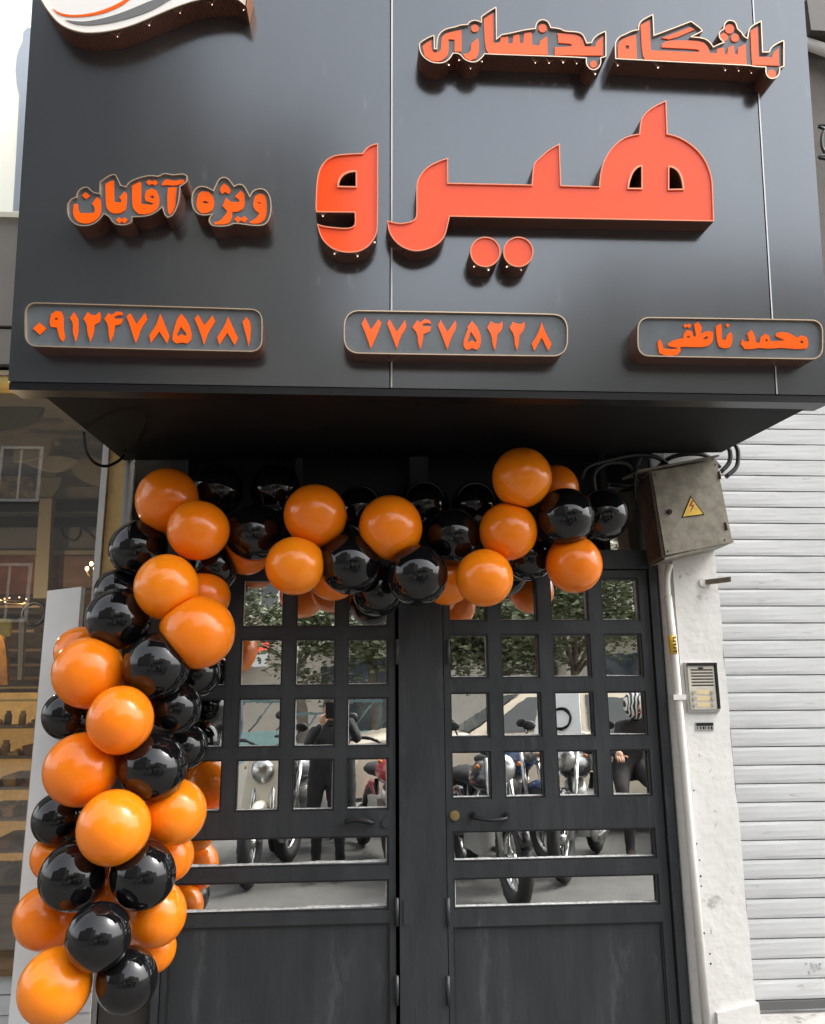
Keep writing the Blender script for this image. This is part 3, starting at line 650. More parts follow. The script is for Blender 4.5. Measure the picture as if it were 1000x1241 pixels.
sign_unit('name_plate', 'rounded plate with orange handwriting-like lettering, at the bottom right of the sign', 'sign plate', rrect((772.5,384),(997.5,387.5),(997.5,436),(772.5,432),15), let, group=plates)
# emblem, cut by the top edge of the picture
U = lambda l: PX(l, (40, 0), 3.571)
def emblem_extra(T, d):
    hh = d-.008
    pa_, pb_ = toS(U([(921, 29), (938, -58)]), d)
    part('lit_copper_end', MB().hexa([SW(pa_[0]+.001, pa_[1], .002), SW(pa_[0]+.003, pa_[1], .002), SW(pb_[0]+.003, pb_[1], .002), SW(pb_[0]+.001, pb_[1], .002), SW(pa_[0]+.001, pa_[1], d), SW(pa_[0]+.003, pa_[1], d), SW(pb_[0]+.003, pb_[1], d), SW(pb_[0]+.001, pb_[1], d)]), copper_tip, T)  # thin sheet over the ribbed side, coloured as if light catches it
    for nm, poly, mm in (('orange_stripe', [(85,35),(115,56),(180,66),(280,52),(380,10),(430,-30),(440,-25),(390,22),(290,62),(180,74),(110,64)], or_letter),
                         ('grey_stripe', [(140,85),(190,92),(240,91),(330,72),(420,40),(540,-12),(620,-20),(520,42),(420,77),(330,99),(240,109),(180,103)], gray_swoosh)):
        part(nm, MB().prism(toS(smooth(U(poly)), d-.005), SW, hh+.0005, d-.0055), mm, T)
cont = U([(0,-70),(35,5),(75,65),(115,107),(160,130),(220,145),(290,143),(370,130),(450,105),(540,65),(630,27),(720,-2),(820,-12),(880,-8),(918,25),(935,-60),(900,-160),(700,-280),(100,-280)])
sign_unit('emblem', 'white curved emblem with thin orange and grey stripes, at the top left of the sign', 'emblem', cont, face=white_face, extra=emblem_extra, depth=.085, leds=.11)

# ---------------------------------------------------------------- balloons
def balloon_mesh(kind, k):
    b = bmesh.new(); n, ml = 36, 22; rings = []
    st = random.uniform(1.04, 1.14)
    prof = []
    for i in range(ml+1):
        th = math.pi*i/ml
        z = -math.cos(th); r = math.sin(th)
        if z < 0: z = z*1.05; r *= 1-.10*(z*z)
        prof.append((r, z*st if z < 0 else z))
    top = prof[::-1]
    low = [(r, z) for r, z in prof if not (z < -.97)]
    zmin = min(z for r, z in low)
    pts = [(.045, zmin-.10), (.075, zmin-.125), (.05, zmin-.085), (.06, zmin-.05)] + sorted(low, key=lambda q: q[1])
    pts = [q for q in pts if q[0] > 1e-4] 
    for r, z in pts: rings.append([b.verts.new((r*math.cos(2*math.pi*j/n), r*math.sin(2*math.pi*j/n), z)) for j in range(n)])
    for p, q in zip(rings, rings[1:]):
        for j in range(n):
            f = b.faces.new((p[j], p[(j+1) % n], q[(j+1) % n], q[j])); f.smooth = True
    v = b.verts.new((0, 0, 1.0))
    for j in range(n):
        f = b.faces.new((rings[-1][j], rings[-1][(j+1) % n], v)); f.smooth = True
    f = b.faces.new(rings[0][::-1])
    bmesh.ops.recalc_face_normals(b, faces=b.faces)
    me = bpy.data.meshes.new('balloon'); b.to_mesh(me); b.free(); me.materials.append(kind); return me
BM = {'O': [balloon_mesh(bal_o, k) for k in range(3)], 'B': [balloon_mesh(bal_b, k) for k in range(3)]}
# colour, pixel centre, pixel radius, wall distance, label
ARCH = [
 ('O',203,605,38,.30,'orange balloon highest at the left corner of the arch, beside the grey pipe'),
 ('B',264,592,30,.16,'shaded black balloon behind the arch, just right of the top left corner orange balloon'),
 ('B',334,592,29,.14,'shaded black balloon behind the arch, left above the orange balloon with black on both sides'),
 ('O',239,643,36,.40,'orange balloon on the arch, touching the lower right of the corner orange one'),
 ('B',308,646,33,.28,'black balloon on the arch between two orange ones, third from the left corner'),
 ('O',382,624,37,.38,'orange balloon on the arch above left of centre, over another orange one'),
 ('O',357,686,35,.40,'orange balloon low on the arch, directly under and left of the upper orange one'),
 ('B',167,667,34,.26,'black balloon at the arch corner, beside the yellow wall strip'),
 ('O',299,668,29,.18,'orange balloon half hidden behind the black balloon, above the left door leaf'),
 ('O',473,639,38,.40,'orange balloon alone among black ones at the centre of the arch'),
 ('B',425,684,36,.36,'black balloon left below the lone central orange balloon'),
 ('B',506,698,36,.42,'black balloon right below the lone central orange balloon, over the door post'),
 ('B',515,612,29,.15,'shaded black balloon behind the upper right of the lone central orange balloon'),
 ('B',576,612,28,.15,'shaded black balloon behind the arch, left of the highest orange balloon'),
 ('B',551,650,33,.32,'black balloon right of the lone central orange balloon'),
 ('O',404,697,31,.19,'orange balloon peeking out under a black one, above the left door panes'),
 ('B',458,716,31,.20,'black balloon peeking out lowest at the centre of the arch'),
 ('O',633,578,36,.46,'orange balloon highest of all, at the right end of the arch'),
 ('O',673,590,27,.24,'orange balloon mostly hidden behind the highest one'),
 ('O',616,644,35,.40,'orange balloon under the highest one, right of a black balloon'),
 ('B',685,626,34,.42,'black balloon at the right end of the arch, left of the outermost black one'),
 ('B',731,623,31,.24,'black balloon outermost at the right end of the arch, by the grey meter box'),
 ('O',587,701,34,.44,'orange balloon low on the right half of the arch, above the right door leaf'),
 ('B',641,675,29,.22,'black balloon peeking out between three orange ones near the right end'),
 ('O',696,685,34,.36,'orange teardrop balloon lowest at the right end of the arch'),
 ('O',541,703,30,.19,'orange balloon showing a sliver between black and orange ones over the door post'),
 ('B',437,616,28,.15,'shaded black balloon behind, between two upper orange balloons at the centre'),
 ('B',257,690,30,.20,'black balloon behind the arch corner, above the left door leaf'),
]
COL = [
 ('O',202,712,39,.46,'orange balloon at the top of the column, where it joins the arch'),
 ('B',143,718,29,.22,'black balloon mostly hidden behind the top black one of the column'),
 ('B',142,750,38,.42,'black balloon at the upper left of the column, below its hidden twin'),
 ('O',241,767,44,.46,'large tilted orange balloon at the upper right of the column, against the door panes'),
 ('O',250,724,29,.26,'orange balloon mostly hidden above the large tilted one'),
 ('O',107,815,43,.46,'orange balloon left in the column, under the upper left black balloon'),
 ('O',97,790,31,.26,'orange sliver of a balloon behind the left side of the column, top left'),
 ('B',191,806,39,.48,'black balloon in the column below the large tilted orange one'),
 ('B',82,867,31,.30,'black balloon at the left edge of the column beside the pale slab'),
 ('O',146,873,41,.58,'orange balloon at the middle of the column, in front of its neighbours'),
 ('B',211,857,33,.36,'black balloon right of the middle orange one, by the door panes'),
 ('O',98,933,45,.50,'large orange balloon left in the column, under a small black one'),
 ('B',186,930,41,.50,'black balloon right of the large left orange balloon'),
 ('B',72,993,34,.32,'black balloon at the left edge of the column, lower of the two there'),
 ('O',138,1003,46,.60,'large orange balloon at the centre of the lower column'),
 ('O',212,984,39,.42,'orange balloon at the right of the lower column, against the door rail'),
 ('B',88,1063,42,.52,'black balloon left of a side by side black pair in the lower column'),
 ('B',174,1061,41,.54,'black balloon right of a side by side black pair in the lower column'),
 ('O',55,1112,40,.40,'orange balloon at the far left of the lower column'),
 ('O',189,1107,39,.40,'orange balloon at the right under the black pair'),
 ('B',120,1135,41,.64,'black balloon centred below the black pair'),
 ('O',66,1196,47,.60,'largest orange balloon, lowest at the bottom left corner'),
 ('B',154,1188,40,.56,'black balloon lowest in the column, beside the door kick panel'),
 ('O',186,1150,29,.30,'orange sliver of a balloon behind the lowest black one'),
 ('O',66,1038,30,.28,'orange sliver of a balloon behind the left black balloon of the pair'),
 ('O',205,1037,31,.28,'orange balloon mostly hidden right of the black pair, by the door'),
 ('O',131,1085,30,.36,'orange balloon glimpsed in the gap below the black pair'),
 ('B',238,815,30,.16,'black balloon hugging the door panes right of the column'),
 ('O',150,834,30,.30,'orange balloon glimpsed between black ones in the upper column'),
 ('B',225,905,27,.16,'black balloon against the door panes behind the right side of the column'),
]
EXTRA = [('O',240,1075,28,.14,'orange balloon hugging the door behind the right orange balloon'), ('O',228,945,27,.17,'orange balloon hugging the door behind the lower right of the column')]
arch_axis = [at(u, v, -.27) for u, v in ((190, 640), (300, 640), (400, 655), (500, 655), (600, 645), (720, 640))]
col_axis = [at(u, v, -.36) for u, v in ((200, 690), (170, 760), (150, 840), (140, 900), (135, 980), (130, 1060), (125, 1130), (120, 1230))]
BALLS = []
for li, (lst, axis, grp) in enumerate(((ARCH, arch_axis, 'balloons of the arch over the door'), (COL, col_axis, 'balloons of the column left of the door'))):
    for i, (c, u, v, r, dy, lab) in enumerate(lst):
        p = at(u, v, -dy); depth = (p-EYE).dot(FW)
        th = (p-EYE).normalized().dot(FW)
        rad = r*depth/F*math.sqrt(th)*1.025
        o = bpy.data.objects.new('balloon', random.choice(BM[c]).copy()); col.objects.link(o); BALLS.append((o, p, rad))
        # tail towards the garland's spine
        q = min(axis, key=lambda a_: (a_-p).length); d = p-q
        if d.length < .03: d = Vector((0, -1, 0))
        d = d + Vector((random.uniform(-.03, .03), -.03, random.uniform(-.03, .03)))
        if lab.startswith('large tilted'): d = Vector((.8, -.3, -.55))
        if 'teardrop' in lab: d = Vector((.1, -.35, -.9))
        o.rotation_mode = 'QUATERNION'; o.rotation_quaternion = d.to_track_quat('Z', 'Y')
        e = random.uniform(.985, 1.02)
        o.scale = (rad*random.uniform(.97, 1.02), rad*random.uniform(.98, 1.03), rad*e); o.location = p - d.normalized()*rad*.02
        tag(o, lab, 'balloon', grp)

for (o, p, r) in BALLS:                                # latex flattens where neighbours press on it
    q = o.rotation_quaternion.to_matrix(); S_ = Vector(o.scale); near = []
    for (o2, p2, r2) in BALLS:
        if o2 is o: continue
        d = p2-p; L = d.length
        if 1e-4 < L < r+r2: near.append((d/L, max(.35*r, (L*L+r*r-r2*r2)/(2*L))))
    if not near: continue
    for v in o.data.vertices:
        w_ = q @ Vector((v.co.x*S_.x, v.co.y*S_.y, v.co.z*S_.z))
        for n_, t_ in near:
            e_ = w_.dot(n_)-(t_-.0008)
            if e_ > -.006:                              # soft shoulder round the flat spot
                e_ = e_ if e_ > .006 else (e_+.006)**2/.024
                w_ -= n_*e_
        w_ = q.transposed() @ w_; v.co = Vector((w_.x/S_.x, w_.y/S_.y, w_.z/S_.z))

# ---------------------------------------------------------------- meter box, cables, pipes, intercom
yb2 = yb-.006
p0, p1, p2, p3 = at(800, 672, -.22), at(886, 668, -.22), at(870, 557, -.22), at(789, 574, -.22)
cxm = (p0.x+p1.x)/2
mbx = empty('meter_box', (cxm, yb2, p0.z), 'weathered grey steel electric meter box with yellow warning triangle, tilted above the pilaster', 'electric box')
tl_, tr2, br2, bl2 = at(787, 571, -.22), at(868, 557, -.22), at(887.5, 655, -.22), at(803, 676, -.22)
back = lambda p, dx=0: Vector((p.x+dx, yb2, p.z))
part('body', MB().hexa([bl2, br2, back(br2), back(bl2), tl_, tr2, back(tr2), back(tl_)]).bevel(.004, 1), box_m, mbx)
dl = [at(790, 572, -.235), at(869.5, 558.5, -.235), at(882, 658, -.235), at(807, 673, -.235)]
part('door', MB().hexa([dl[3], dl[2], dl[2]+Vector((0, .014, 0)), dl[3]+Vector((0, .014, 0)), dl[0], dl[1], dl[1]+Vector((0, .014, 0)), dl[0]+Vector((0, .014, 0))]).bevel(.003, 1), box_m, mbx)
for fr_ in (.18, .8):
    hp = dl[1].lerp(dl[2], fr_); part('hinge', MB().tube([hp+Vector((.002, -.002, -.016)), hp+Vector((.002, -.002, .016))], .005, 8), box_side, mbx)
for cxx, pt_ in ((.03, dl[0]), (-.03, dl[1]), (-.03, dl[2]), (.03, dl[3])):
    part('screw', MB().disc(pt_.lerp((dl[0]+dl[2])/2, .08), (0, -1, 0), .0035, .0015, 8), iron_m, mbx)
part('lower_flange', MB().hexa([bl2+Vector((.004, -.012, -.010)), br2+Vector((0, -.012, -.010)), back(br2)+Vector((0, 0, -.010)), back(bl2, .004)+Vector((0, 0, -.010)), bl2+Vector((.004, -.012, -.001)), br2+Vector((0, -.012, -.001)), back(br2)+Vector((0, 0, -.001)), back(bl2, .004)+Vector((0, 0, -.001))]), box_m, mbx)
sd0, sd1 = tl_+Vector((-.003, .004, -.01)), bl2+Vector((-.003, .004, .006))
part('rusty_flank', MB().hexa([sd1, sd1+Vector((.002, 0, 0)), Vector((sd1.x+.002, yb2, sd1.z)), Vector((sd1.x, yb2, sd1.z)), sd0, sd0+Vector((.002, 0, 0)), Vector((sd0.x+.002, yb2, sd0.z)), Vector((sd0.x, yb2, sd0.z))]), box_side, mbx)
rf = [at(770, 572, -.255), at(872, 553, -.255)]
part('rain_hood', MB().hexa([rf[0]+Vector((.01, 0, 0)), rf[1], Vector((rf[1].x, yb2, rf[1].z+.02)), Vector((rf[0].x+.01, yb2, rf[0].z+.02)), rf[0]+Vector((.01, 0, .008)), rf[1]+Vector((0, 0, .008)), Vector((rf[1].x, yb2, rf[1].z+.028)), Vector((rf[0].x+.01, yb2, rf[0].z+.028))]), box_m, mbx)
yy = -.2355
k_ = at(811, 620.5, yy); part('lock', MB().disc(k_, (0, -1, 0), .011, .006).disc(k_+Vector((0, -.006, 0)), (0, -1, 0), .006, .003), iron_m, mbx)
tri = [at(826, 627.5, yy), at(854, 624, yy), at(837, 601, yy)]
ctr = (tri[0]+tri[1]+tri[2])/3
tp = MB(); tp.prism([(p.x, p.z) for p in tri], lambda x, z, h_: Vector((x, yy-h_, z)), .0003, .0012)
sig = part('warning_sign', tp, black_m, mbx)
tp = MB(); tp.prism([((p.x-ctr.x)*.86+ctr.x, (p.z-ctr.z)*.86+ctr.z) for p in tri], lambda x, z, h_: Vector((x, yy-h_, z)), .0013, .0018)
for v in tp.bm.verts: v.co -= mbx.location
tp.build('yellow_field', yellow_m, sig)
bolt = [(838, 606.5), (835, 614), (838.6, 613.5), (836.5, 622), (842, 611.5), (838.5, 612), (840.5, 607)]
tp = MB(); tp.prism([(q.x, q.z) for q in (at(u, v, yy) for u, v in bolt)], lambda x, z, h_: Vector((x, yy-h_, z)), .0019, .0024)
for v in tp.bm.verts: v.co -= mbx.location
tp.build('lightning_bolt', mat('bolt_red', (.35, .06, .02), .6), sig)
for i, (pts, lab) in enumerate((
    ([(880,578,-.13),(893,565,-.13),(894,545,-.13),(886,535,-.13),(872,530,-.2)], 'black cable looping widest on the right of the meter box'),
    ([(874,572,-.12),(884,560,-.12),(884,545,-.12),(874,538,-.12),(868,533,-.2)], 'black cable looping tight against the right of the meter box'),
    ([(705,580,-.2),(712,566,-.22),(740,557,-.22),(775,551,-.22),(800,556,-.2),(815,570,-.16)], 'black cable bundle strand sagging left of the meter box hood'),
    ([(790,575,-.16),(810,556,-.18),(835,550,-.19),(858,553,-.18),(872,566,-.14)], 'black cable arching over the top of the meter box'),
    ([(722,600,-.18),(720,575,-.2),(735,562,-.2),(760,562,-.2),(776,585,-.16)], 'black cable drooping in a short bow beside the transom'),
    ([(770,605,-.15),(770,585,-.18),(772,565,-.2),(778,550,-.2)], 'black cable rising straight left of the meter box'),
    )):
    cb = MB().tube(bez([at(*q) for q in pts]), .0095, 8)
    tag(cb.build('cable', rubber_m, None, at(*pts[0])), lab, 'cable', 'black cables around the meter box')
cb = MB().tube(bez([at(101, 523, -.45), at(104, 545, -.42), at(113, 560, -.36), at(128, 565, -.28), at(143, 559, -.2), at(150, 552, -.14)]), .006, 8)
tag(cb.build('cable', rubber_m, None, at(101, 523, -.45)), 'thin black cable looping under the left edge of the sign', 'cable')

yc = yb-.03
cp = empty('conduit', at(829, 1100, yc), 'white plastic conduit running down the pilaster from the meter box', 'conduit')
path = [at(811, 686, yc), at(808, 700, yc), at(810.5, 725, yc), at(814.5, 760, yc), at(818.5, 800, yc), at(823, 845, yc), at(828.5, 900, yc)]
base = path[-1]
pth = bez(path[:3]) + [path[3]]
part('upper_pipe', MB().tube(bez([at(812, 684, yc), at(808.5, 700, yc), at(809.5, 728, yc)]), .013, 12), pipe_m, cp)
lowp = Vector((at(817, 790, yc).x, yc, 0))
part('lower_pipe', MB().tube([(lowp.x-.008, yc, at(812, 722, yc).z), (lowp.x, yc, at(817, 790, yc).z), (lowp.x+.008, yc, .9), (lowp.x+.015, yc, .1)], .0165, 14), pipe_m, cp)
kz = at(823, 845, yc).z
part('clip', MB().box(lowp.x-.024, lowp.x+.028, yc-.021, yb-.003, kz-.010, kz+.010).bevel(.004), pipe_m, cp)
z_a, z_b = at(816, 770, yc).z, at(817, 793, yc).z
st = MB().tube([(lowp.x-.001, yc, z_b), (lowp.x-.004, yc, z_a)], .0172, 14)
stk = part('tape_sticker', st, yellow_m, cp)
for i in range(5):
    zz = z_b+(z_a-z_b)*(.14+.18*i)
    q = MB().box(lowp.x-.008, lowp.x+.006, yc-.0188, yc-.0174, zz-.0022, zz+.0022).box(lowp.x-.006 if i % 2 else lowp.x+.002, lowp.x-.003 if i % 2 else lowp.x+.005, yc-.0188, yc-.0174, zz+.0023, zz+.006)
    for v in q.bm.verts: v.co -= cp.location
    q.build('print_mark', black_m, stk)

ip = [at(830, 803, yb-.02), at(869, 801, yb-.02), at(872, 860, yb-.02), at(834, 863, yb-.02)]
ix0, ix1, iz0, iz1 = (ip[0].x+ip[3].x)/2, (ip[1].x+ip[2].x)/2, ip[3].z, ip[0].z
ic = empty('intercom', ((ix0+ix1)/2, yb, iz0), 'beige door intercom with speaker slots and six buttons, on the white pilaster', 'intercom')
part('surround', MB().box(ix0, ix1, yb-.018, yb-.004, iz0, iz1).bevel(.005), steel_m, ic)
part('hood', MB().box(ix0+.012, ix1-.001, yb-.03, yb-.0182, iz1-.012, iz1-.002).box(ix1-.010, ix1-.001, yb-.028, yb-.0182, iz0+.012, iz1-.0125), iron_m, ic)
fx0, fx1 = ix0+.010, ix1-.014
part('front_plate', MB().box(fx0, fx1, yb-.024, yb-.0183, iz0+.010, iz1-.016).bevel(.003), ic_m, ic)
hgt = iz1-iz0
for i in range(6):
    zz = iz1-.030-i*hgt*.062
    part('speaker_slot', MB().box(fx0+.012, fx1-.006, yb-.0246, yb-.0241, zz-.0026, zz+.0026), iron_m, ic)
part('name_lens', MB().ball(((fx0+fx1)/2, yb-.0243, iz1-.0225), .006, (2.2, .4, .7)), iron_m, ic)
for i in range(3):
    zz = iz0+.028+i*hgt*.125
    for sx in (0, 1):
        xx = fx0+.016 if sx == 0 else fx1-.014
        part('button', MB().disc((xx, yb-.0241, zz), (0, -1, 0), .0075, .005, 14), steel_m, ic)
    part('name_label', MB().box(fx0+.028, fx1-.026, yb-.0249, yb-.0241, zz-.008, zz+.008), cream_m if i < 2 else MATS['button_label'], ic)
q0, q1 = at(843, 875.5, yb-.006), at(865.5, 885, yb-.006)
tg = empty('number_tag', (q0.x, yb, q1.z), 'tiny metal number tag below the intercom', 'tag')
part('plate', MB().box(q0.x, q1.x, yb-.008, yb-.0045, q1.z, q0.z), steel_m, tg)
wdt = q1.x-q0.x; hh = q0.z-q1.z
part('dark_band', MB().box(q0.x+.002, q1.x-.002, yb-.0086, yb-.0081, q1.z+hh*.55, q0.z-.002), iron_m, tg)
for i in range(6):
    x = q0.x+.005+i*(wdt-.012)/5.6
    part('digit', MB().box(x, x+.0035+.002*(i % 3), yb-.0086, yb-.0081, q1.z+hh*.12, q1.z+hh*.48), iron_m, tg)
b0 = at(855, 706, yb-.01); b1 = at(886, 702, yb-.09)
br_ = empty('shutter_bracket', b0, 'stubby rusty steel bracket sticking out of the pilaster beside the shutter', 'bracket')
part('bar', MB().hexa([b0+Vector((0, 0, -.008)), b1+Vector((0, 0, -.009)), b1+Vector((0, .03, -.009)), b0+Vector((0, .03, -.008)), b0+Vector((0, 0, .012)), b1+Vector((0, 0, .011)), b1+Vector((0, .03, .011)), b0+Vector((0, .03, .012))]).bevel(.003, 1), box_m, br_)
part('mount', MB().disc(at(853, 706, yb-.004), (0, -1, 0), .02, .006), plaster, br_)

# ---------------------------------------------------------------- left shop front
px = lambda u, v: at(u, v)
fx_l, fx_r = at(119, 640).x, at(127, 640).x
gp = empty('downpipe', (x_pipe0, -.03, 0), 'grey vertical downpipe left of the arch, beside the yellow strip', 'pipe')
xc = (x_pipe0+x_pipe1)/2
part('pipe', MB().tube([(xc, -.005, 0), (xc, -.005, 2.7)], .019, 14), mat('pipe_grey', (.23, .22, .21), .5, var=.15, vscale=15), gp)
part('coupling', MB().tube([(xc, -.005, 2.02), (xc, -.005, 2.07)], .0225, 14), MATS['pipe_grey'], gp)
tag(MB().box(at(130, 600).x, x_pipe0-.001, .0, .3, 0, 2.54).build('wall_strip', yel_m, None, (at(140, 600).x, 0, 0)), 'narrow strip of yellow peeling wall left of the grey pipe', 'wall')
sz0, sz1 = at(60, 1164).z, at(15, 466).z
shop = empty('window_front', ((-4.5+fx_r)/2, 0, 0), 'shop window front with pale frame and taupe fascia left of the door', 'shop front')
part('side_frame', MB().box(fx_l, at(129.5, 600).x, -.02, .12, sz0, sz1).bevel(.003, 1), alu_m, shop)
part('sill', MB().box(-4.5, fx_r, -.05, .12, sz0-.035, sz0), wood_m, shop)
for i in range(3):
    z1_ = sz0-.037-i*.066
    part('base_profile', MB().box(-4.5, at(118, 1150).x, -.03-.006*(i % 2), .1, z1_-.062, z1_).bevel(.006), shut_m, shop)
part('plinth', MB().box(-4.5, at(118, 1150).x, -.02, .1, 0, sz0-.24), stone_m, shop)
part('window_pane', MB().box(-4.5, fx_l-.001, .05, .056, sz0, sz1), glass_m, shop)
part('head_strip', MB().box(-4.5, fx_r, -.02, .1, sz1, sz1+.03), gold_m, shop)
z_ = [sz1+.031, at(10, 452).z, at(10, 405).z, at(10, 400).z, at(10, 258).z]
part('fascia_board', MB().box(-4.5, at(130, 600).x, -.03, .1, z_[0], z_[1]), mat('golden_soffit', (.42, .33, .22), .5, var=.1), shop)
part('fascia_board', MB().box(-4.5, at(130, 600).x, -.05, .1, z_[1]+.02, z_[2]).bevel(.004), taupe_m, shop)
part('shadow_gap', MB().box(-4.5, at(130, 600).x, -.01, .1, z_[1], z_[1]+.02), black_m, shop)
part('fascia_board', MB().box(-4.5, at(130, 600).x, -.06, .1, z_[2]+.012, z_[4]).bevel(.004), taupe_m, shop)
part('shadow_gap', MB().box(-4.5, at(130, 600).x, -.02, .1, z_[2], z_[2]+.012), iron_m, shop)
# light box over it
lz0 = at(20, 257, -.1).z
lb = empty('light_box', (-2.5, -.1, lz0), 'glowing cream white light box sign at the top left, beside the black sign box', 'sign')
part('lit_face', MB().box(-4.5, at(90, 100, -.1).x, -.1, .1, lz0, 6.), light_m, lb)
yl = -.1008
band = [(15.7,255.5),(19.4,194),(23.5,116),(20.5,102),(19.2,85),(20.5,70),(23,60),(27.8,50),(28.5,39),(32.6,34),(60,34),(60,255.5)]
part('emblem_mark', MB().prism([(p.x, p.z) for p in (at(u, v, -.101) for u, v in band)], lambda x, z, h_: Vector((x, yl-h_, z)), 0, .002), bluegrey, lb)
# pale slab
ps0, ps1 = at(57, 720, -.1).x, at(98, 720, -.1).x
tag(MB().hexa([(ps0, -.1, 0), (ps1, -.1, 0), (ps1, -.055, 0), (ps0, -.055, 0), (ps0, -.1, at(57, 716, -.1).z), (ps1, -.1, at(99, 711, -.1).z), (ps1, -.055, at(99, 711, -.1).z), (ps0, -.055, at(57, 716, -.1).z)]).bevel(.003, 1).build('stone_slab', post_m, None, ((ps0+ps1)/2, -.08, 0)), 'pale upright slab standing before the shop window, behind the balloon column', 'slab')
# interior
room = empty('shop_interior', (-2.6, 2.2, 0), 'dim brown shop room seen through the left window', 'room')
part('rear_wall', MB().box(-6, .2, 3.6, 3.7, 0, 3.2), int_wall, room)
part('side_partition', MB().box(x_pipe0-.10, x_pipe0-.05, .32, 3.6, 0, 3.2), int_wall, room)
part('ceiling_slab', MB().box(-6, x_pipe0-.05, .12, 3.7, 3.02, 3.2), mat('shop_ceiling', (.30, .245, .165), .7), room)
part('floor_slab', MB().box(-6, x_pipe0-.05, .12, 3.7, 0, .02), wood_m, room)
tan_m = mat('tan_fabric', (.33, .27, .175), .75, var=.12, vscale=4); oliv_d = mat('dark_olive_fabric', (.13, .105, .05), .7, var=.2, vscale=3)
taup2 = mat('taupe_wall', (.24, .205, .175), .7, var=.15, vscale=4); russet = mat('russet_wall', (.24, .085, .04), .6, var=.5, vscale=5); rose_m = mat('rose_wall', (.25, .14, .10), .6, var=.3, vscale=5, stretch=(1, 1, 5))
def board(name, pts, y, m_, th=.03):
    pp = [at(u, v, y) for u, v in pts]
    part(name, MB().prism(smooth([(p.x, p.z) for p in pp], 3, 72), lambda x, z, h_: Vector((x, y-h_, z)), -th, 0), m_, room)
board('bulkhead', [(-90,470),(135,470),(135,552),(-90,552)], 1.72, tan_m)
board('ceiling_drape', [(-90,478),(51,478),(53,490),(50,502),(40,512),(22,519),(0,524),(-90,528)], 1.10, oliv_d)
board('ceiling_drape', [(18,527),(62,530),(63,538),(60,545),(53,551),(43,555),(30,558),(15,559)], 1.25, tan_m)
board('ceiling_drape', [(24,558),(42,553),(60,552),(80,553),(94,558),(86,565),(72,571),(58,571),(40,566)], 1.40, mat('pale_drape', (.40, .34, .25), .75, var=.1))
board('ceiling_drape', [(82,560),(96,556),(120,556),(140,558),(140,592),(118,589),(100,583),(88,574)], 1.50, tan_m)
board('frieze', [(-90,552),(135,552),(135,577),(-90,577)], 1.66, taup2)
board('frieze', [(-90,577),(46,577),(40,590),(46,604),(-90,604)], 1.60, mat('gilded_frieze', (.24, .17, .07), .5, .2, var=.7, vscale=18))
board('frieze', [(75,590),(140,590),(140,606),(75,606)], 1.60, taup2)
for v0, v1 in ((605, 619), (626, 638)): board('dark_beam', [(-90,v0),(135,v0),(135,v1),(-90,v1)], 1.58, black_m)
board('wall_band', [(-90,619),(135,619),(135,626),(-90,626)], 1.62, taup2)
board('wall_band', [(-90,638),(135,638),(135,667),(-90,667)], 1.64, mat('grey_band', (.18, .165, .15), .6, var=.15))
board('wall_band', [(-90,667),(135,667),(135,672),(-90,672)], 1.60, tan_m)
board('russet_panel', [(-90,672),(70,672),(70,720),(-90,720)], 1.64, russet)
board('rose_panel', [(71,674),(135,674),(135,712),(71,712)], 1.60, rose_m)
board('lower_wall', [(-90,720),(135,714),(135,850),(-90,850)], 1.66, mat('dark_brown_wall', (.075, .045, .03), .6, var=.7, vscale=6, stretch=(1, 1, 6)))
board('capital', [(48,579),(75,579),(72,590),(64,600),(62,606),(49,606),(47,592)], 1.46, olive_m)
board('column', [(48,604),(63,604),(57,725),(40,725)], 1.45, mat('column_paint', (.36, .30, .20), .6, var=.1), .06)
board('display_board', [(23,749),(30,749),(26,824),(21,824)], .95, mat('pale_strip', (.40, .37, .30), .6))
board('yellow_card', [(-6,749),(12,750),(12,771),(4,772),(-6,765)], .95, mat('yellow_card', (.55, .45, .12), .6, var=.2, vscale=30))
board('orange_arch', [(-20,748),(2,765),(8,790),(9,830),(-20,830)], 1.02, mat('orange_display', (.65, .30, .06), .6, var=.5, vscale=16))
for k, v in enumerate((735, 765, 788, 806, 822)):
    board('shelf_edge', [(-90,v),(50,v-2),(50,v+1.5),(-90,v+2)], 1.3, wood_m)
q = at(41, 744, 1.2); part('ring_mirror', MB().torus(q, (0, 1, 0), .06, .012, 28, 8), iron_m, room)
sc2 = [at(74,640,1.5), at(78,650,1.5), at(90,655,1.5), at(97,648,1.5), at(99,640,1.5), at(108,645,1.5), at(117,654,1.5), at(122,656,1.5)]
part('scroll_iron', MB().tube(bez(sc2), .008, 6), iron_m, room)
sc_ = at(110, 692, .75)
lamp = empty('wall_lamp', sc_, 'small glowing candle-style lamp inside the shop, above the pale slab', 'lamp')
for dx in (-.035, .035, 0): part('bulb', MB().ball(sc_+Vector((dx*.55, 0, .012 if dx else .036)), .0085, (1, 1, 1.3), 10, 8), glow_m, lamp)
part('arm', MB().tube(bez([sc_+Vector((-.02, 0, 0)), sc_+Vector((0, 0, -.03)), sc_+Vector((.02, 0, 0))]), .003, 6).tube([sc_+Vector((0, 0, -.03)), sc_+Vector((0, .85, -.03))], .004, 6), brass_m, lamp)
ch_ = at(14, 727, 1.0)
chl = empty('chandelier', ch_, 'small red and gold glowing chandelier deep in the shop, at the left picture edge', 'lamp')
for k in range(9):
    part('bulb', MB().ball(ch_+Vector((-.06+.017*k, .02*math.sin(k*2), .012*math.sin(k*2.4))), .0035, u=8, v=6), mat('red_gold_glow', (1, .35, .16), .4, emit=3) if k == 0 else MATS['red_gold_glow'], chl)
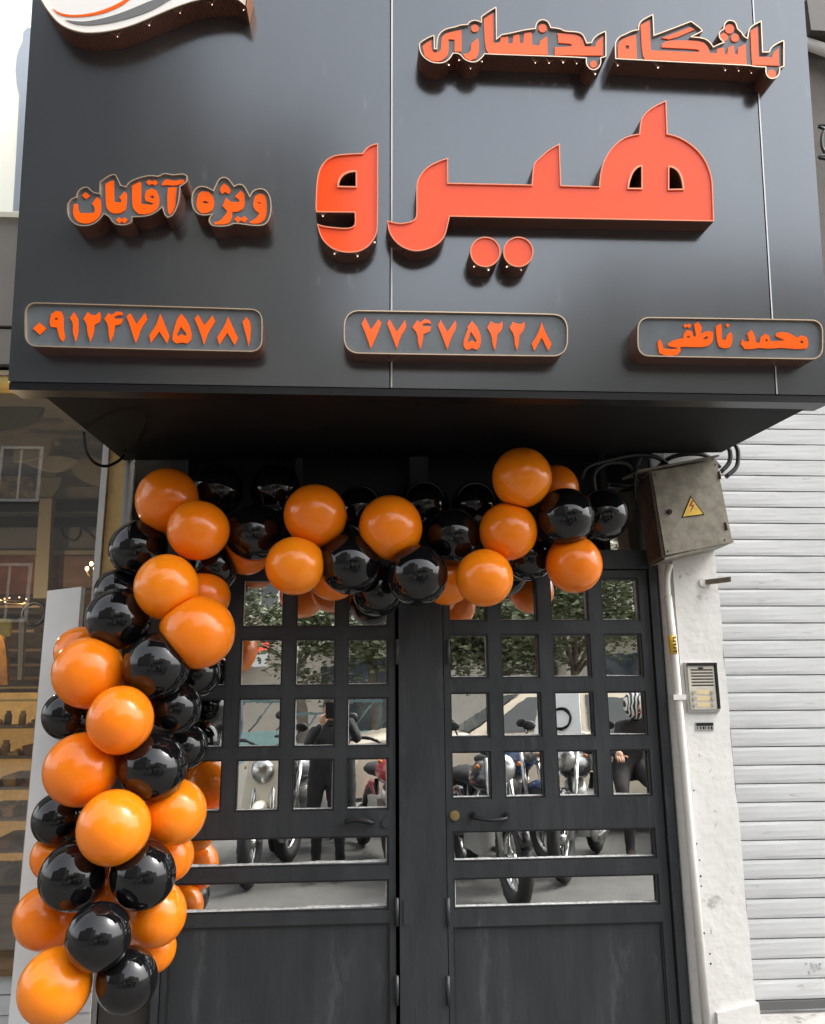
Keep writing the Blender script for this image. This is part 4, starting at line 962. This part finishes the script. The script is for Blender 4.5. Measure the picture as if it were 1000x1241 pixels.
pl = bpy.data.lights.new('bulb_light', 'POINT'); pl.energy = 2.2; pl.color = (1, .78, .5); pl.shadow_soft_size = .006
po = bpy.data.objects.new('bulb_light', pl); col.objects.link(po); po.parent = chl; po.location = (-.10, -.05, .02)
part('hoop', MB().torus(ch_+Vector((.01, 0, -.012)), (0, 0, 1), .075, .004, 24, 6), brass_m, chl)
# showcase with gold frame
s0, s1 = at(-40, 1080, .35), at(43, 832, .35)
sc = empty('showcase', ((s0.x+s1.x)/2, .5, 0), 'gold framed lit pastry showcase inside the left shop window', 'showcase')
fz0, fz1 = at(40, 1085, .35).z, s1.z
sx_ = at(38, 960, .35).x
g = MB().box(sx_-.008, sx_, .34, .36, fz0, fz1).box(s0.x-.6, sx_-.0125, .34, .36, fz1-.008, fz1).box(s0.x-.6, sx_-.0125, .34, .36, fz1-.062, fz1-.054)
part('frame', g, gold_m, sc)
part('lit_back', MB().box(s0.x-.6, sx_-.02, .75, .76, fz0, fz1-.02), glow_shelf, sc)
for k in range(6):
    zz = fz0+(fz1-fz0)*(.04+k*.15)
    part('shelf', MB().box(s0.x-.6, sx_-.015, .38, .74, zz, zz+.012), wood_m, sc)
GOODS = [mat('dark_goods', (.05, .03, .02), .5), mat('golden_goods', (.42, .22, .05), .5, var=.5, vscale=40), mat('amber_goods', (.25, .10, .03), .45, var=.4, vscale=30)]
for k in range(6):
    zz = fz0+(fz1-fz0)*(.04+k*.15)+.0125
    for j in range(6):
        x = sx_-.045-j*.062+random.uniform(-.006, .006); w_ = random.uniform(.018, .028)
        kind = random.choice(('tray', 'jar', 'basket')); gm_ = random.choice([wood_m, GOODS[1], GOODS[1], GOODS[2], GOODS[2]])
        if kind == 'jar':
            g = MB().tube([(x, .47, zz), (x, .47, zz+.045), (x, .47, zz+.052), (x, .47, zz+.062)], [w_*.8, w_*.8, w_*.5, w_*.55], 12)
        elif kind == 'tray':
            g = MB().box(x-w_, x+w_, .40, .58, zz, zz+.012)
            for q in range(5): g.ball((x+random.uniform(-w_, w_)*.7, .42+.03*q, zz+.018), .012, (1, 1, .7), 8, 6)
        else:
            g = MB().hexa([(x-w_*.8, .40, zz), (x+w_*.8, .40, zz), (x+w_*.8, .56, zz), (x-w_*.8, .56, zz), (x-w_*1.1, .38, zz+.04), (x+w_*1.1, .38, zz+.04), (x+w_*1.1, .58, zz+.05), (x-w_*1.1, .58, zz+.05)])
        tag(g.build({'tray': 'pastry_tray', 'jar': 'jar', 'basket': 'basket'}[kind], gm_, None, (x, .47, zz)), {'tray': 'small tray of pastries on a shelf of the gold framed showcase', 'jar': 'little jar on a shelf of the gold framed showcase', 'basket': 'small flared basket on a shelf of the gold framed showcase'}[kind], kind, 'goods in the gold framed showcase')
part('base_cabinet', MB().box(s0.x-.6, sx_, .36, .75, 0, fz0), wood_m, sc)
ct = at(60, 1000, .9)
cn = empty('counter', (ct.x, .9, 0), 'dark wooden counter inside the shop, behind the balloon column', 'counter')
part('top', MB().box(-3.2, x_pipe0-.12, .85, 1.5, 1.08, 1.12), olive_m, cn)
part('front', MB().box(-3.2, x_pipe0-.12, .9, .93, 0.02, 1.08), wood_m, cn)

# ---------------------------------------------------------------- right top: neighbour's pipe and cable beyond the sign
pa, pb_ = at(986, 55, -.3), at(1040, 75, -.3)
nb = empty('wall_pipe', at(1000, 60, .1), 'pale pipe running across the neighbouring wall at the top right', 'pipe')
part('pipe', MB().tube([at(970, 50, .12), at(1060, 82, .12), at(1060, 82, .12)+Vector((3, 0, -.3))], .03, 12), pipe_m, nb)
tag(MB().tube(bez([at(1900, 120, .1), at(1300, 145, .1), at(1020, 150, .1), at(1000, 158, .1), at(996, 172, .1), at(1001, 186, .1), at(1020, 194, .1), at(1300, 205, .1), at(1900, 190, .1)]), .008, 8).build('cable', rubber_m, None, at(994, 163, .1)), 'black cable loop on the neighbouring wall at the right edge', 'cable')
nbf = empty('neighbour_canopy', (2.6, 0, at(990, 45, 0).z), 'dark brown canopy edge on the neighbouring wall at the top right corner', 'canopy')
part('edge_board', MB().box(at(975, 30, .1).x, 4.5, .05, .19, at(990, 46, .1).z, at(990, 8, .1).z), mat('dark_brown_board', (.06, .052, .045), .6), nbf)

# ---------------------------------------------------------------- street behind the camera (seen mirrored in the door panes)
def windows_grid(T, x0, x1, y, z0, dz, n, rows, fm, gmat, ww=.9, hh=1.3, balc=None):
    fme = gme = None
    for r_ in range(rows):
        for i in range(n):
            x = x0+(x1-x0)*(i+.5)/n; z = z0+r_*dz
            if fme is None:
                g = MB().box(-ww/2, ww/2, 0, .06, -.07, 0).box(-ww/2, ww/2, 0, .06, hh, hh+.07).box(-ww/2-.07, -ww/2, 0, .06, -.07, hh+.07).box(ww/2, ww/2+.07, 0, .06, -.07, hh+.07).box(-.025, .025, 0, .05, 0, hh)
                f = g.build('window', fm, T); fme = f.data
                p = MB().box(-ww/2, ww/2, .004, .02, 0, hh).build('pane', gmat, f); gme = p.data
            else:
                f = bpy.data.objects.new('window', fme); col.objects.link(f); f.parent = T
                p = bpy.data.objects.new('pane', gme); col.objects.link(p); p.parent = f
            f.location = (x-T.location.x, y-T.location.y, z-T.location.z)
win_g = mat('far_window_glass', (.05, .06, .07), .08, 0, spec=.8)
beige = stucco('beige_render', (.50, .45, .38), (.38, .34, .29)); grey_r = stucco('grey_render', (.14, .137, .13), (.24, .23, .22)); buff = stucco('buff_brick', (.62, .57, .50), (.4, .35, .28)); white_r = stucco('white_render', (.60, .58, .54), (.45, .43, .4))
def building(label, x0, x1, yf, h, m_, n, rows, z0=3.4, dz=3.0, balc=False):
    T = empty('far_building', ((x0+x1)/2, yf, 0), label, 'building')
    part('wall', MB().box(x0, x1, yf-8, yf, 0, h), m_, T)
    part('parapet', MB().box(x0-.05, x1+.05, yf-8, yf+.08, h+.001, h+.35), m_, T)
    if rows: windows_grid(T, x0, x1, yf, z0, dz, n, rows, white_r, win_g)
    part('shop_door', MB().box(x0+.6, x0+2.2, yf+.002, yf+.06, 0, 2.4), win_g, T)
    if balc:
        for r_ in range(rows):
            z = z0-.35+r_*dz
            b = part('balcony', MB().box(x0+.4, x1-.4, yf, yf+.8, z-.12, z), m_, T)
            g = MB().box(x0+.4, x1-.4, yf+.76, yf+.79, z+.75, z+.8)
            k = x0+.45
            while k < x1-.4: g.box(k, k+.025, yf+.76, yf+.785, z, z+.75); k += .14
            for v in g.bm.verts: v.co -= T.location
            g.build('railing', white_r, b)
    return T
YF = -17.2
building('tall grey rendered house across the street, mirrored in the left door leaf', -15, -4.6, YF, 15.0, grey_r, 4, 4)
building('four storey beige house across the street, right of the tall grey one', -4.5, -.35, YF, 11.2, beige, 2, 3)
building('low brick shop house across the street behind the trees', -.25, 5.4, YF-1, 6.6, buff, 3, 1, balc=True)
building('beige house with railed balcony across the street, mirrored at the right door panes', 5.5, 13.5, YF, 8.3, beige, 4, 2, balc=True)
building('long white house across the street at the far right', 13.6, 26, YF, 7.4, white_r, 5, 2)
building('grey house across the street at the far left', -28, -15.1, YF, 12.4, grey_r, 5, 3)
aw = empty('awning', (-2.6, YF+.6, 2.6), 'red shop awning on the beige house across the street', 'awning')
part('canopy', MB().hexa([(-4.2, YF+1.1, 2.35), (-1.0, YF+1.1, 2.35), (-1.0, YF+.02, 2.75), (-4.2, YF+.02, 2.75), (-4.2, YF+1.1, 2.4), (-1.0, YF+1.1, 2.4), (-1.0, YF+.02, 3.0), (-4.2, YF+.02, 3.0)]), mat('red_awning', (.5, .05, .03), .6), aw)
part('valance', MB().box(-4.2, -1.0, YF+1.101, YF+1.12, 2.1, 2.4), mat('white_valance', (.7, .68, .64), .6), aw)
fn = empty('street_fence', (-1.5, -12.3, .12), 'teal metal railing fence along the far pavement', 'fence')
teal = mat('teal_paint', (.22, .34, .33), .5, var=.1)
part('panel', MB().box(-5.5, 1.2, -12.32, -12.29, .2, .75), teal, fn)
g = MB().box(-5.5, 1.2, -12.32, -12.28, 1.25, 1.3)
for i in range(14): x = -5.4+i*.5; g.tube([(x, -12.3, .76), (x+.4, -12.3, 1.25)], .018, 6)
part('bar', g, mat('dark_teal', (.08, .13, .13), .5), fn)
for i in range(5): part('post', MB().box(-5.5+i*1.65, -5.44+i*1.65, -12.345, -12.325, .12, 1.35), MATS['dark_teal'], fn)

def tree(x, y, h, cr, label, m_, n=3600):
    T = empty('street_tree', (x, y, .1), label, 'tree', 'trees along the far pavement')
    tb = MB(); lean = random.uniform(-.2, .2)
    top = Vector((x+lean, y, h*.62))
    tb.tube(bez([(x, y, .1), (x+lean*.3, y+.05, h*.25), (x+lean*.7, y, h*.42), top]), [.14-.0045*i for i in range(19)], 8)
    for k in range(7):
        a_ = k*.9+random.random(); s_ = Vector((x+lean*.7, y, h*.40+.06*k)); e_ = s_+Vector((math.cos(a_)*cr*.75, math.sin(a_)*cr*.75, cr*random.uniform(.3, .9)))
        tb.tube([s_, (s_+e_)/2+Vector((0, 0, .1)), e_], [.05, .03, .012], 6)
    part('trunk', tb, bark_m, T)
    b = MB(); cz = h*.63
    cl = [Vector((random.gauss(0, .48), random.gauss(0, .48), random.gauss(0, .36)))*cr for _ in range(26)]
    for i in range(n):
        c = random.choice(cl); p = Vector((x+lean, y, cz))+c+Vector((random.gauss(0, .16), random.gauss(0, .16), random.gauss(0, .13)))*cr
        s_ = random.uniform(.045, .09); q = Matrix.Rotation(random.uniform(0, 6.28), 3, 'Z') @ Matrix.Rotation(random.uniform(-1.2, 1.2), 3, 'X')
        b.face([p+q @ Vector(v) for v in ((-s_, 0, 0), (0, -s_*.55, .01), (s_, 0, 0), (0, s_*.55, .01))])
    part('crown', b, m_, T)
tree(-.2, -13.4, 4.2, 1.1, 'small street tree with a round crown and bare trunk, mirrored in the left leaf', leaf_m)
tree(1.2, -13.6, 4.7, 1.6, 'bushy street tree next to the small round one', leaf2_m)
tree(2.9, -13.2, 4.7, 1.8, 'dense dark street tree behind the parked car', leaf_m, 7500)
tree(4.6, -13.5, 4.8, 1.7, 'dense street tree behind the rear of the parked car', leaf_m, 7500)
tree(7.6, -14.2, 4.6, 1.2, 'thin light street tree before the balconied beige house', leaf2_m, 1800)

# parked car
KZ = 1.02
cx0, cy = .2, -6.5
car = empty('parked_car', (cx0+2.1, cy, 0), 'cream parked saloon car behind the motorcycles, mirrored in the right door leaf', 'car')
low = [(0.02, .42), (0.0, .62), (.10, .86), (.9, 1.00), (1.08, 1.025), (4.0, 1.04), (4.22, .95), (4.3, .62), (4.28, .40)]
b = MB(); W_ = .83
ring_ = []
for sx in (-1, -.92, .92, 1):
    ring_.append([b.bm.verts.new((cx0+x, cy+sx*W_*(1 if abs(sx) == 1 else 1), z+(.03 if abs(sx) < 1 else 0))) for x, z in low])
for p, q in zip(ring_, ring_[1:]):
    for k in range(len(low)-1): f = b.bm.faces.new((p[k], p[k+1], q[k+1], q[k])); f.smooth = True
for rg in (ring_[0], ring_[-1]):
    for k in range(len(low)//2):
        pass
    b.bm.faces.new(rg)
part('body', b, carpaint, car)
cab = MB(); rp_ = [(.98, 1.02), (1.72, 1.47), (2.9, 1.50), (3.75, 1.04)]
lo_, hi_ = W_-.02, W_-.17
for s_ in (-1, 1): cab.face([(cx0+x, cy+s_*(lo_ if i in (0, 3) else hi_), z) for i, (x, z) in enumerate(rp_)])
for k in range(3):
    wa, wb = (lo_ if k == 0 else hi_), (lo_ if k == 2 else hi_)
    cab.face([(cx0+rp_[k][0], cy-wa, rp_[k][1]), (cx0+rp_[k+1][0], cy-wb, rp_[k+1][1]), (cx0+rp_[k+1][0], cy+wb, rp_[k+1][1]), (cx0+rp_[k][0], cy+wa, rp_[k][1])])
part('cabin', cab, carpaint, car)
def quad_on(name, pts, mm): g = MB(); g.face(pts); part(name, g, mm, car)
quad_on('windscreen', [(cx0+1.03, cy-.76, 1.05), (cx0+1.69, cy-.64, 1.445), (cx0+1.69, cy+.64, 1.445), (cx0+1.03, cy+.76, 1.05)], darkglass)
for k, v in enumerate(car.children[-1].data.vertices): v.co += Vector((-.012, 0, .012))
for s_ in (-1, 1):
    def W2(x, z): return (cx0+x, cy+s_*(lo_+(hi_-lo_)*(z-1.02)/.455+.014), z)
    quad_on('side_window', [W2(1.2, 1.07), W2(1.76, 1.42), W2(2.28, 1.44), W2(2.28, 1.07)], darkglass)
    quad_on('side_window', [W2(2.36, 1.07), W2(2.36, 1.44), W2(2.86, 1.44), W2(3.38, 1.07)], darkglass)
    part('door_handle', MB().box(cx0+2.1, cx0+2.24, cy+s_*W_-.012, cy+s_*W_+.015, .84, .87), iron_m, car)
    part('headlight', MB().box(cx0-.005, cx0+.1, cy+s_*.62-.13, cy+s_*.62+.13, .63, .75).bevel(.02), chrome_m, car)
    part('mirror', MB().box(cx0+1.25, cx0+1.4, cy+s_*(W_+.08)-.07, cy+s_*(W_+.08)+.07, .98, 1.1).bevel(.03), iron_m, car)
    for wx in (.72, 3.38):
        wy = cy+s_*(W_-.08)
        wh = part('wheel', MB().torus((cx0+wx, wy, .3), (0, 1, 0), .22, .085), tyre_m, car)
        g = MB().disc((cx0+wx, wy-.06*s_, .3), (0, s_, 0), .175, .1)
        for v in g.bm.verts: v.co -= car.location
        g.build('rim', chrome_m, wh)
        part('wheel_arch', MB().disc((cx0+wx, cy+s_*(W_-.25), .34), (0, s_, 0), .37, .256, 24), black_m, car)
part('bumper', MB().box(cx0-.06, cx0+.12, cy-.8, cy+.8, .38, .56).bevel(.04), mat('grey_bumper', (.2, .2, .2), .5), car)

def motorcycle(loc, rz, paint, label, extra=None):
    T = empty('motorcycle', loc, label, 'motorcycle', 'motorcycles parked before the door'); T.rotation_euler = (0, 0, rz)
    B = lambda name, mb, m_, par=None: mb.build(name, m_, par or T)
    for wx in (-.64, .64):
        wh = B('wheel', MB().torus((wx, 0, .3), (0, 1, 0), .245, .055), tyre_m)
        g = MB().torus((wx, 0, .3), (0, 1, 0), .195, .018, 24, 6)
        for a_ in range(12): g.tube([(wx, .02*(-1)**a_, .3), (wx+.19*math.cos(a_*.5236), 0, .3+.19*math.sin(a_*.5236))], .004, 4)
        B('rim', g.disc((wx, -.05, .3), (0, 1, 0), .04, .1), chrome_m, wh)
        B('mudguard', MB().tube([(wx+.31*math.cos(R(a_)), 0, .31+.31*math.sin(R(a_))) for a_ in range(20, 161, 20)], .045, 8), paint)
    B('engine', MB().box(-.22, .2, -.13, .13, .26, .56).bevel(.05).tube([(.12, 0, .5), (.25, 0, .66)], .09, 10), steel_m)
    B('frame', MB().tube([(.42, 0, .85), (.28, 0, .3), (-.3, 0, .3), (-.45, 0, .68)], .025, 8).tube([(-.64, .09, .3), (-.2, .09, .32)], .02, 6), iron_m)
    B('fork', MB().tube([(.64, .08, .3), (.42, .08, .95)], .022, 8).tube([(.64, -.08, .3), (.42, -.08, .95)], .022, 8), chrome_m)
    B('fuel_tank', MB().ball((.18, 0, .80), .2, (1.35, .68, .62)), paint)
    B('seat', MB().ball((-.32, 0, .78), .2, (1.9, .7, .35)), cloth_black)
    B('handlebar', MB().tube(bez([(.28, .38, 1.02), (.36, .2, 1.04), (.41, 0, .97), (.36, -.2, 1.04), (.28, -.38, 1.02)]), .014, 8), iron_m)
    B('headlight', MB().ball((.55, 0, .88), .1, (.8, 1, 1)), chrome_m)
    B('exhaust', MB().tube(bez([(.2, -.12, .42), (.1, -.16, .24), (-.3, -.17, .26), (-.75, -.18, .34)]), .035, 10), chrome_m)
    for s_ in (-1, 1):
        B('mirror', MB().tube([(.34, s_*.25, 1.03), (.3, s_*.32, 1.2)], .007, 6).ball((.3, s_*.33, 1.22), .055, (.3, 1, .7)), iron_m)
        B('indicator', MB().ball((.46, s_*.16, .9), .018), mat('amber', (.45, .13, .01), .3) if 'amber' not in MATS else MATS['amber'])
    if extra: extra(T, B)
    return T
creamp = mat('cream_moto_paint', (.72, .68, .58), .25, coat=.5); redp = mat('red_moto_paint', (.35, .02, .03), .25, coat=.5); blackp = mat('black_moto_paint', (.015, .015, .017), .2, coat=.5)
def fairing(T, B):
    B('front_shield', MB().hexa([(.40, -.24, .35), (.52, -.22, .35), (.52, .22, .35), (.40, .24, .35), (.34, -.26, .9), (.5, -.12, 1.0), (.5, .12, 1.0), (.34, .26, .9)]).bevel(.03), creamp)
    B('leg_shield', MB().hexa([(-.1, -.2, .3), (.34, -.2, .3), (.34, .2, .3), (-.1, .2, .3), (-.2, -.18, .4), (.3, -.22, .42), (.3, .22, .42), (-.2, .18, .4)]), creamp)
def screen(T, B):
    clear = mat('clear_acrylic', (.75, .78, .78), .15, 0)
    B('windshield', MB().hexa([(.46, -.20, 1.0), (.48, -.20, 1.0), (.48, .20, 1.0), (.46, .20, 1.0), (.30, -.15, 1.5), (.32, -.15, 1.5), (.32, .15, 1.5), (.30, .15, 1.5)]).bevel(.01), clear)
    B('oval_badge', MB().torus((.405, 0, 1.25), (1, 0, .35), .09, .012), black_m)
    B('cargo_box', MB().box(-.95, -.6, -.22, .22, .78, 1.08).bevel(.03), blackp)
motorcycle((-.52, -4.25, 0), R(98), creamp, 'cream faired motorcycle beside the person holding the phone, mirrored in the left leaf', fairing)
motorcycle((.48, -4.5, 0), R(82), redp, 'dark red motorcycle parked behind the person holding the phone')
motorcycle((1.02, -3.35, 0), R(82), blackp, 'black motorcycle parked with its wheel towards the door')
motorcycle((1.95, -4.1, 0), R(118), blackp, 'black motorcycle with a clear windshield and a cargo box', screen)

greym = mat('grey_moto_paint', (.12, .125, .13), .3, coat=.4); bluep = mat('blue_moto_paint', (.03, .06, .16), .25, coat=.5)
motorcycle((1.5, -4.75, 0), R(75), bluep, 'blue motorcycle parked in the second row behind the black one')
motorcycle((3.3, -4.9, 0), R(100), greym, 'grey motorcycle parked in the second row at the right')
motorcycle((-.1, -5.05, 0), R(110), greym, 'grey motorcycle parked in the second row behind the photographer')
motorcycle((-1.7, -4.4, 0), R(80), blackp, 'black motorcycle parked farthest left of the row')

def person(loc, rz, label, joints, edges, parts_, head, hair=None, shoes=None):
    T = empty('person', loc, label, 'person'); T.rotation_euler = (0, 0, rz)
    me = bpy.data.meshes.new('body'); me.from_pydata([j[0] for j in joints], edges, []); o = link('body', me, T)
    sk = o.modifiers.new('skin', 'SKIN'); sk.use_smooth_shade = True
    for i, j in enumerate(joints): o.data.skin_vertices[0].data[i].radius = (j[1], j[1]*(j[2] if len(j) > 2 else 1))
    o.data.skin_vertices[0].data[0].use_root = True
    ss = o.modifiers.new('sub', 'SUBSURF'); ss.levels = 1; ss.render_levels = 2
    for mm in parts_: o.data.materials.append(mm)
    hd = MB().m(skin_m).ball(head, .1, (.78, .92, 1.12), 18, 14)
    for s_ in (-1, 1): hd.ball(Vector(head)+Vector((s_*.08, .0, 0)), .026, (.4, .8, 1), 8, 6)
    hd.ball(Vector(head)+Vector((0, .095, -.01)), .018, (.8, 1, 1.4), 8, 6)
    hd.m(black_m)
    for s_ in (-1, 1): hd.ball(Vector(head)+Vector((s_*.032, .083, .015)), .010, (1.2, .6, .7), 8, 6)
    hd.m(mat('lip', (.4, .15, .12), .5) if 'lip' not in MATS else MATS['lip']).ball(Vector(head)+Vector((0, .086, -.055)), .016, (1.5, .4, .4), 8, 6)
    hd.build('head', None, T)
    if hair: MB().ball(Vector(head)+Vector((0, -.02, .03)), .108, (.82, .92, 1.06), 18, 14).build('hair', hair, T)
    return T
def hand(T, c, d, side, up=Vector((0, 0, 1))):
    c = Vector(c); d = Vector(d).normalized(); s_ = d.cross(up).normalized()*side
    h = MB().ball(c, .04, (1, .6, 1.05), 12, 8)
    for k, l in enumerate((.062, .072, .068, .052)):
        b0 = c+d*.03+s_*(.027-.018*k); h.tube([b0, b0+d*l*.5-up*.004, b0+d*l*.8-up*.02, b0+d*l*.85-up*.035], [.009, .0085, .008, .006], 8)
    b0 = c+s_*.036; h.tube([b0, b0+s_*.025+d*.02, b0+s_*.03+d*.05], [.011, .010, .007], 8)
    h.build('hand', skin_m, T)
# photographer: local +Y faces the door
J_ = [((0,0,.93),.15,.75),((0,0,1.12),.135,.75),((0,.01,1.30),.15,.7),((0,.01,1.39),.075),((0,.02,1.46),.055),
      ((.17,0,1.34),.062),((-.17,0,1.34),.062),((.23,.14,1.18),.047),((-.23,.14,1.18),.047),((.10,.27,1.42),.034),((-.10,.27,1.42),.034),
      ((.09,0,.84),.095),((-.09,0,.84),.095),((.10,.02,.48),.062),((-.11,.0,.48),.062),((.11,-.03,.09),.045),((-.12,-.03,.09),.045),((.12,.12,.05),.04),((-.13,.12,.05),.04)]
E_ = [(0,1),(1,2),(2,3),(3,4),(2,5),(2,6),(5,7),(6,8),(7,9),(8,10),(0,11),(0,12),(11,13),(12,14),(13,15),(14,16),(15,17),(16,18)]
ph = person((0.02, -3.86, 0), 0, 'person in dark clothes holding up a phone, mirrored in the left door leaf', J_, E_, [cloth_black], (0, .04, 1.55), hair_m)
for s_ in (-1, 1): hand(ph, (s_*.085, .30, 1.46), (-s_*.5, .15, 1), -s_)
ph.scale = (.88, .88, .88); ph.location.y = -3.80
tag(MB().box(-.04, .04, -3.50, -3.492, 1.29, 1.42).bevel(.003).build('phone', blackp, None, (0, -3.5, 1.29)), 'black phone held up by the person in dark clothes', 'phone')
# seated person at right
J2 = [((0,0,.80),.15,.8),((0,.02,.98),.14,.75),((0,.08,1.16),.145,.7),((0,.1,1.24),.07),((0,.12,1.30),.055),
      ((.17,.07,1.19),.06),((-.17,.07,1.19),.06),((.22,.16,.98),.046),((-.22,.14,.98),.046),((.16,.36,.92),.034),((-.15,.36,.92),.034),
      ((.10,.1,.78),.1),((-.10,.1,.78),.1),((.15,.42,.66),.066),((-.15,.42,.62),.066),((.16,.46,.1),.046),((-.17,.5,.08),.046),((.17,.6,.05),.04),((-.18,.64,.05),.04)]
p2_ = person((2.62, -4.55, 0), R(8), 'seated person in dark clothes with zebra striped head scarf, mirrored in the right leaf', J2, E_, [cloth_brown], (0, .14, 1.37))
MB().ball((0, .11, 1.39), .135, (.95, 1, 1.05), 18, 14).build('head_scarf', zebra_m, p2_)
for s_ in (-1, 1): hand(p2_, (s_*.155, .40, .93), (0, 1, -.2), -s_)
J3 = [(( x, y, z), r) if not ex else ((x, y, z), r, ex[0]) for (x, y, z, r, *ex) in [(0,0,.93,.15,.75),(0,0,1.12,.135,.75),(0,.01,1.32,.15,.7),(0,.01,1.42,.075),(0,.02,1.5,.055),(.18,0,1.37,.062),(-.18,0,1.37,.062),(.23,.03,1.1,.047),(-.23,.03,1.1,.047),(.22,.12,.86,.034),(-.22,.12,.86,.034),(.09,0,.84,.095),(-.09,0,.84,.095),(.11,.05,.48,.062),(-.11,-.04,.48,.062),(.12,.02,.09,.045),(-.12,-.1,.09,.045),(.13,.16,.05,.04),(-.13,.05,.05,.04)]]
p3_ = person((-1.2, -5.9, 0), R(15), 'standing person in dark denim beyond the motorcycles, mirrored at the left', J3, E_, [cloth_jean], (0, .04, 1.6), hair_m)
for s_ in (-1, 1): hand(p3_, (s_*.22, .135, .80), (0, .2, -1), s_, Vector((0, 1, 0)))

for ch in car.children_recursive:
    if ch.name.split('.')[0] in ('body', 'cabin', 'windscreen', 'side_window', 'headlight', 'mirror', 'door_handle', 'bumper'):
        for v in ch.data.vertices: v.co.z *= KZ
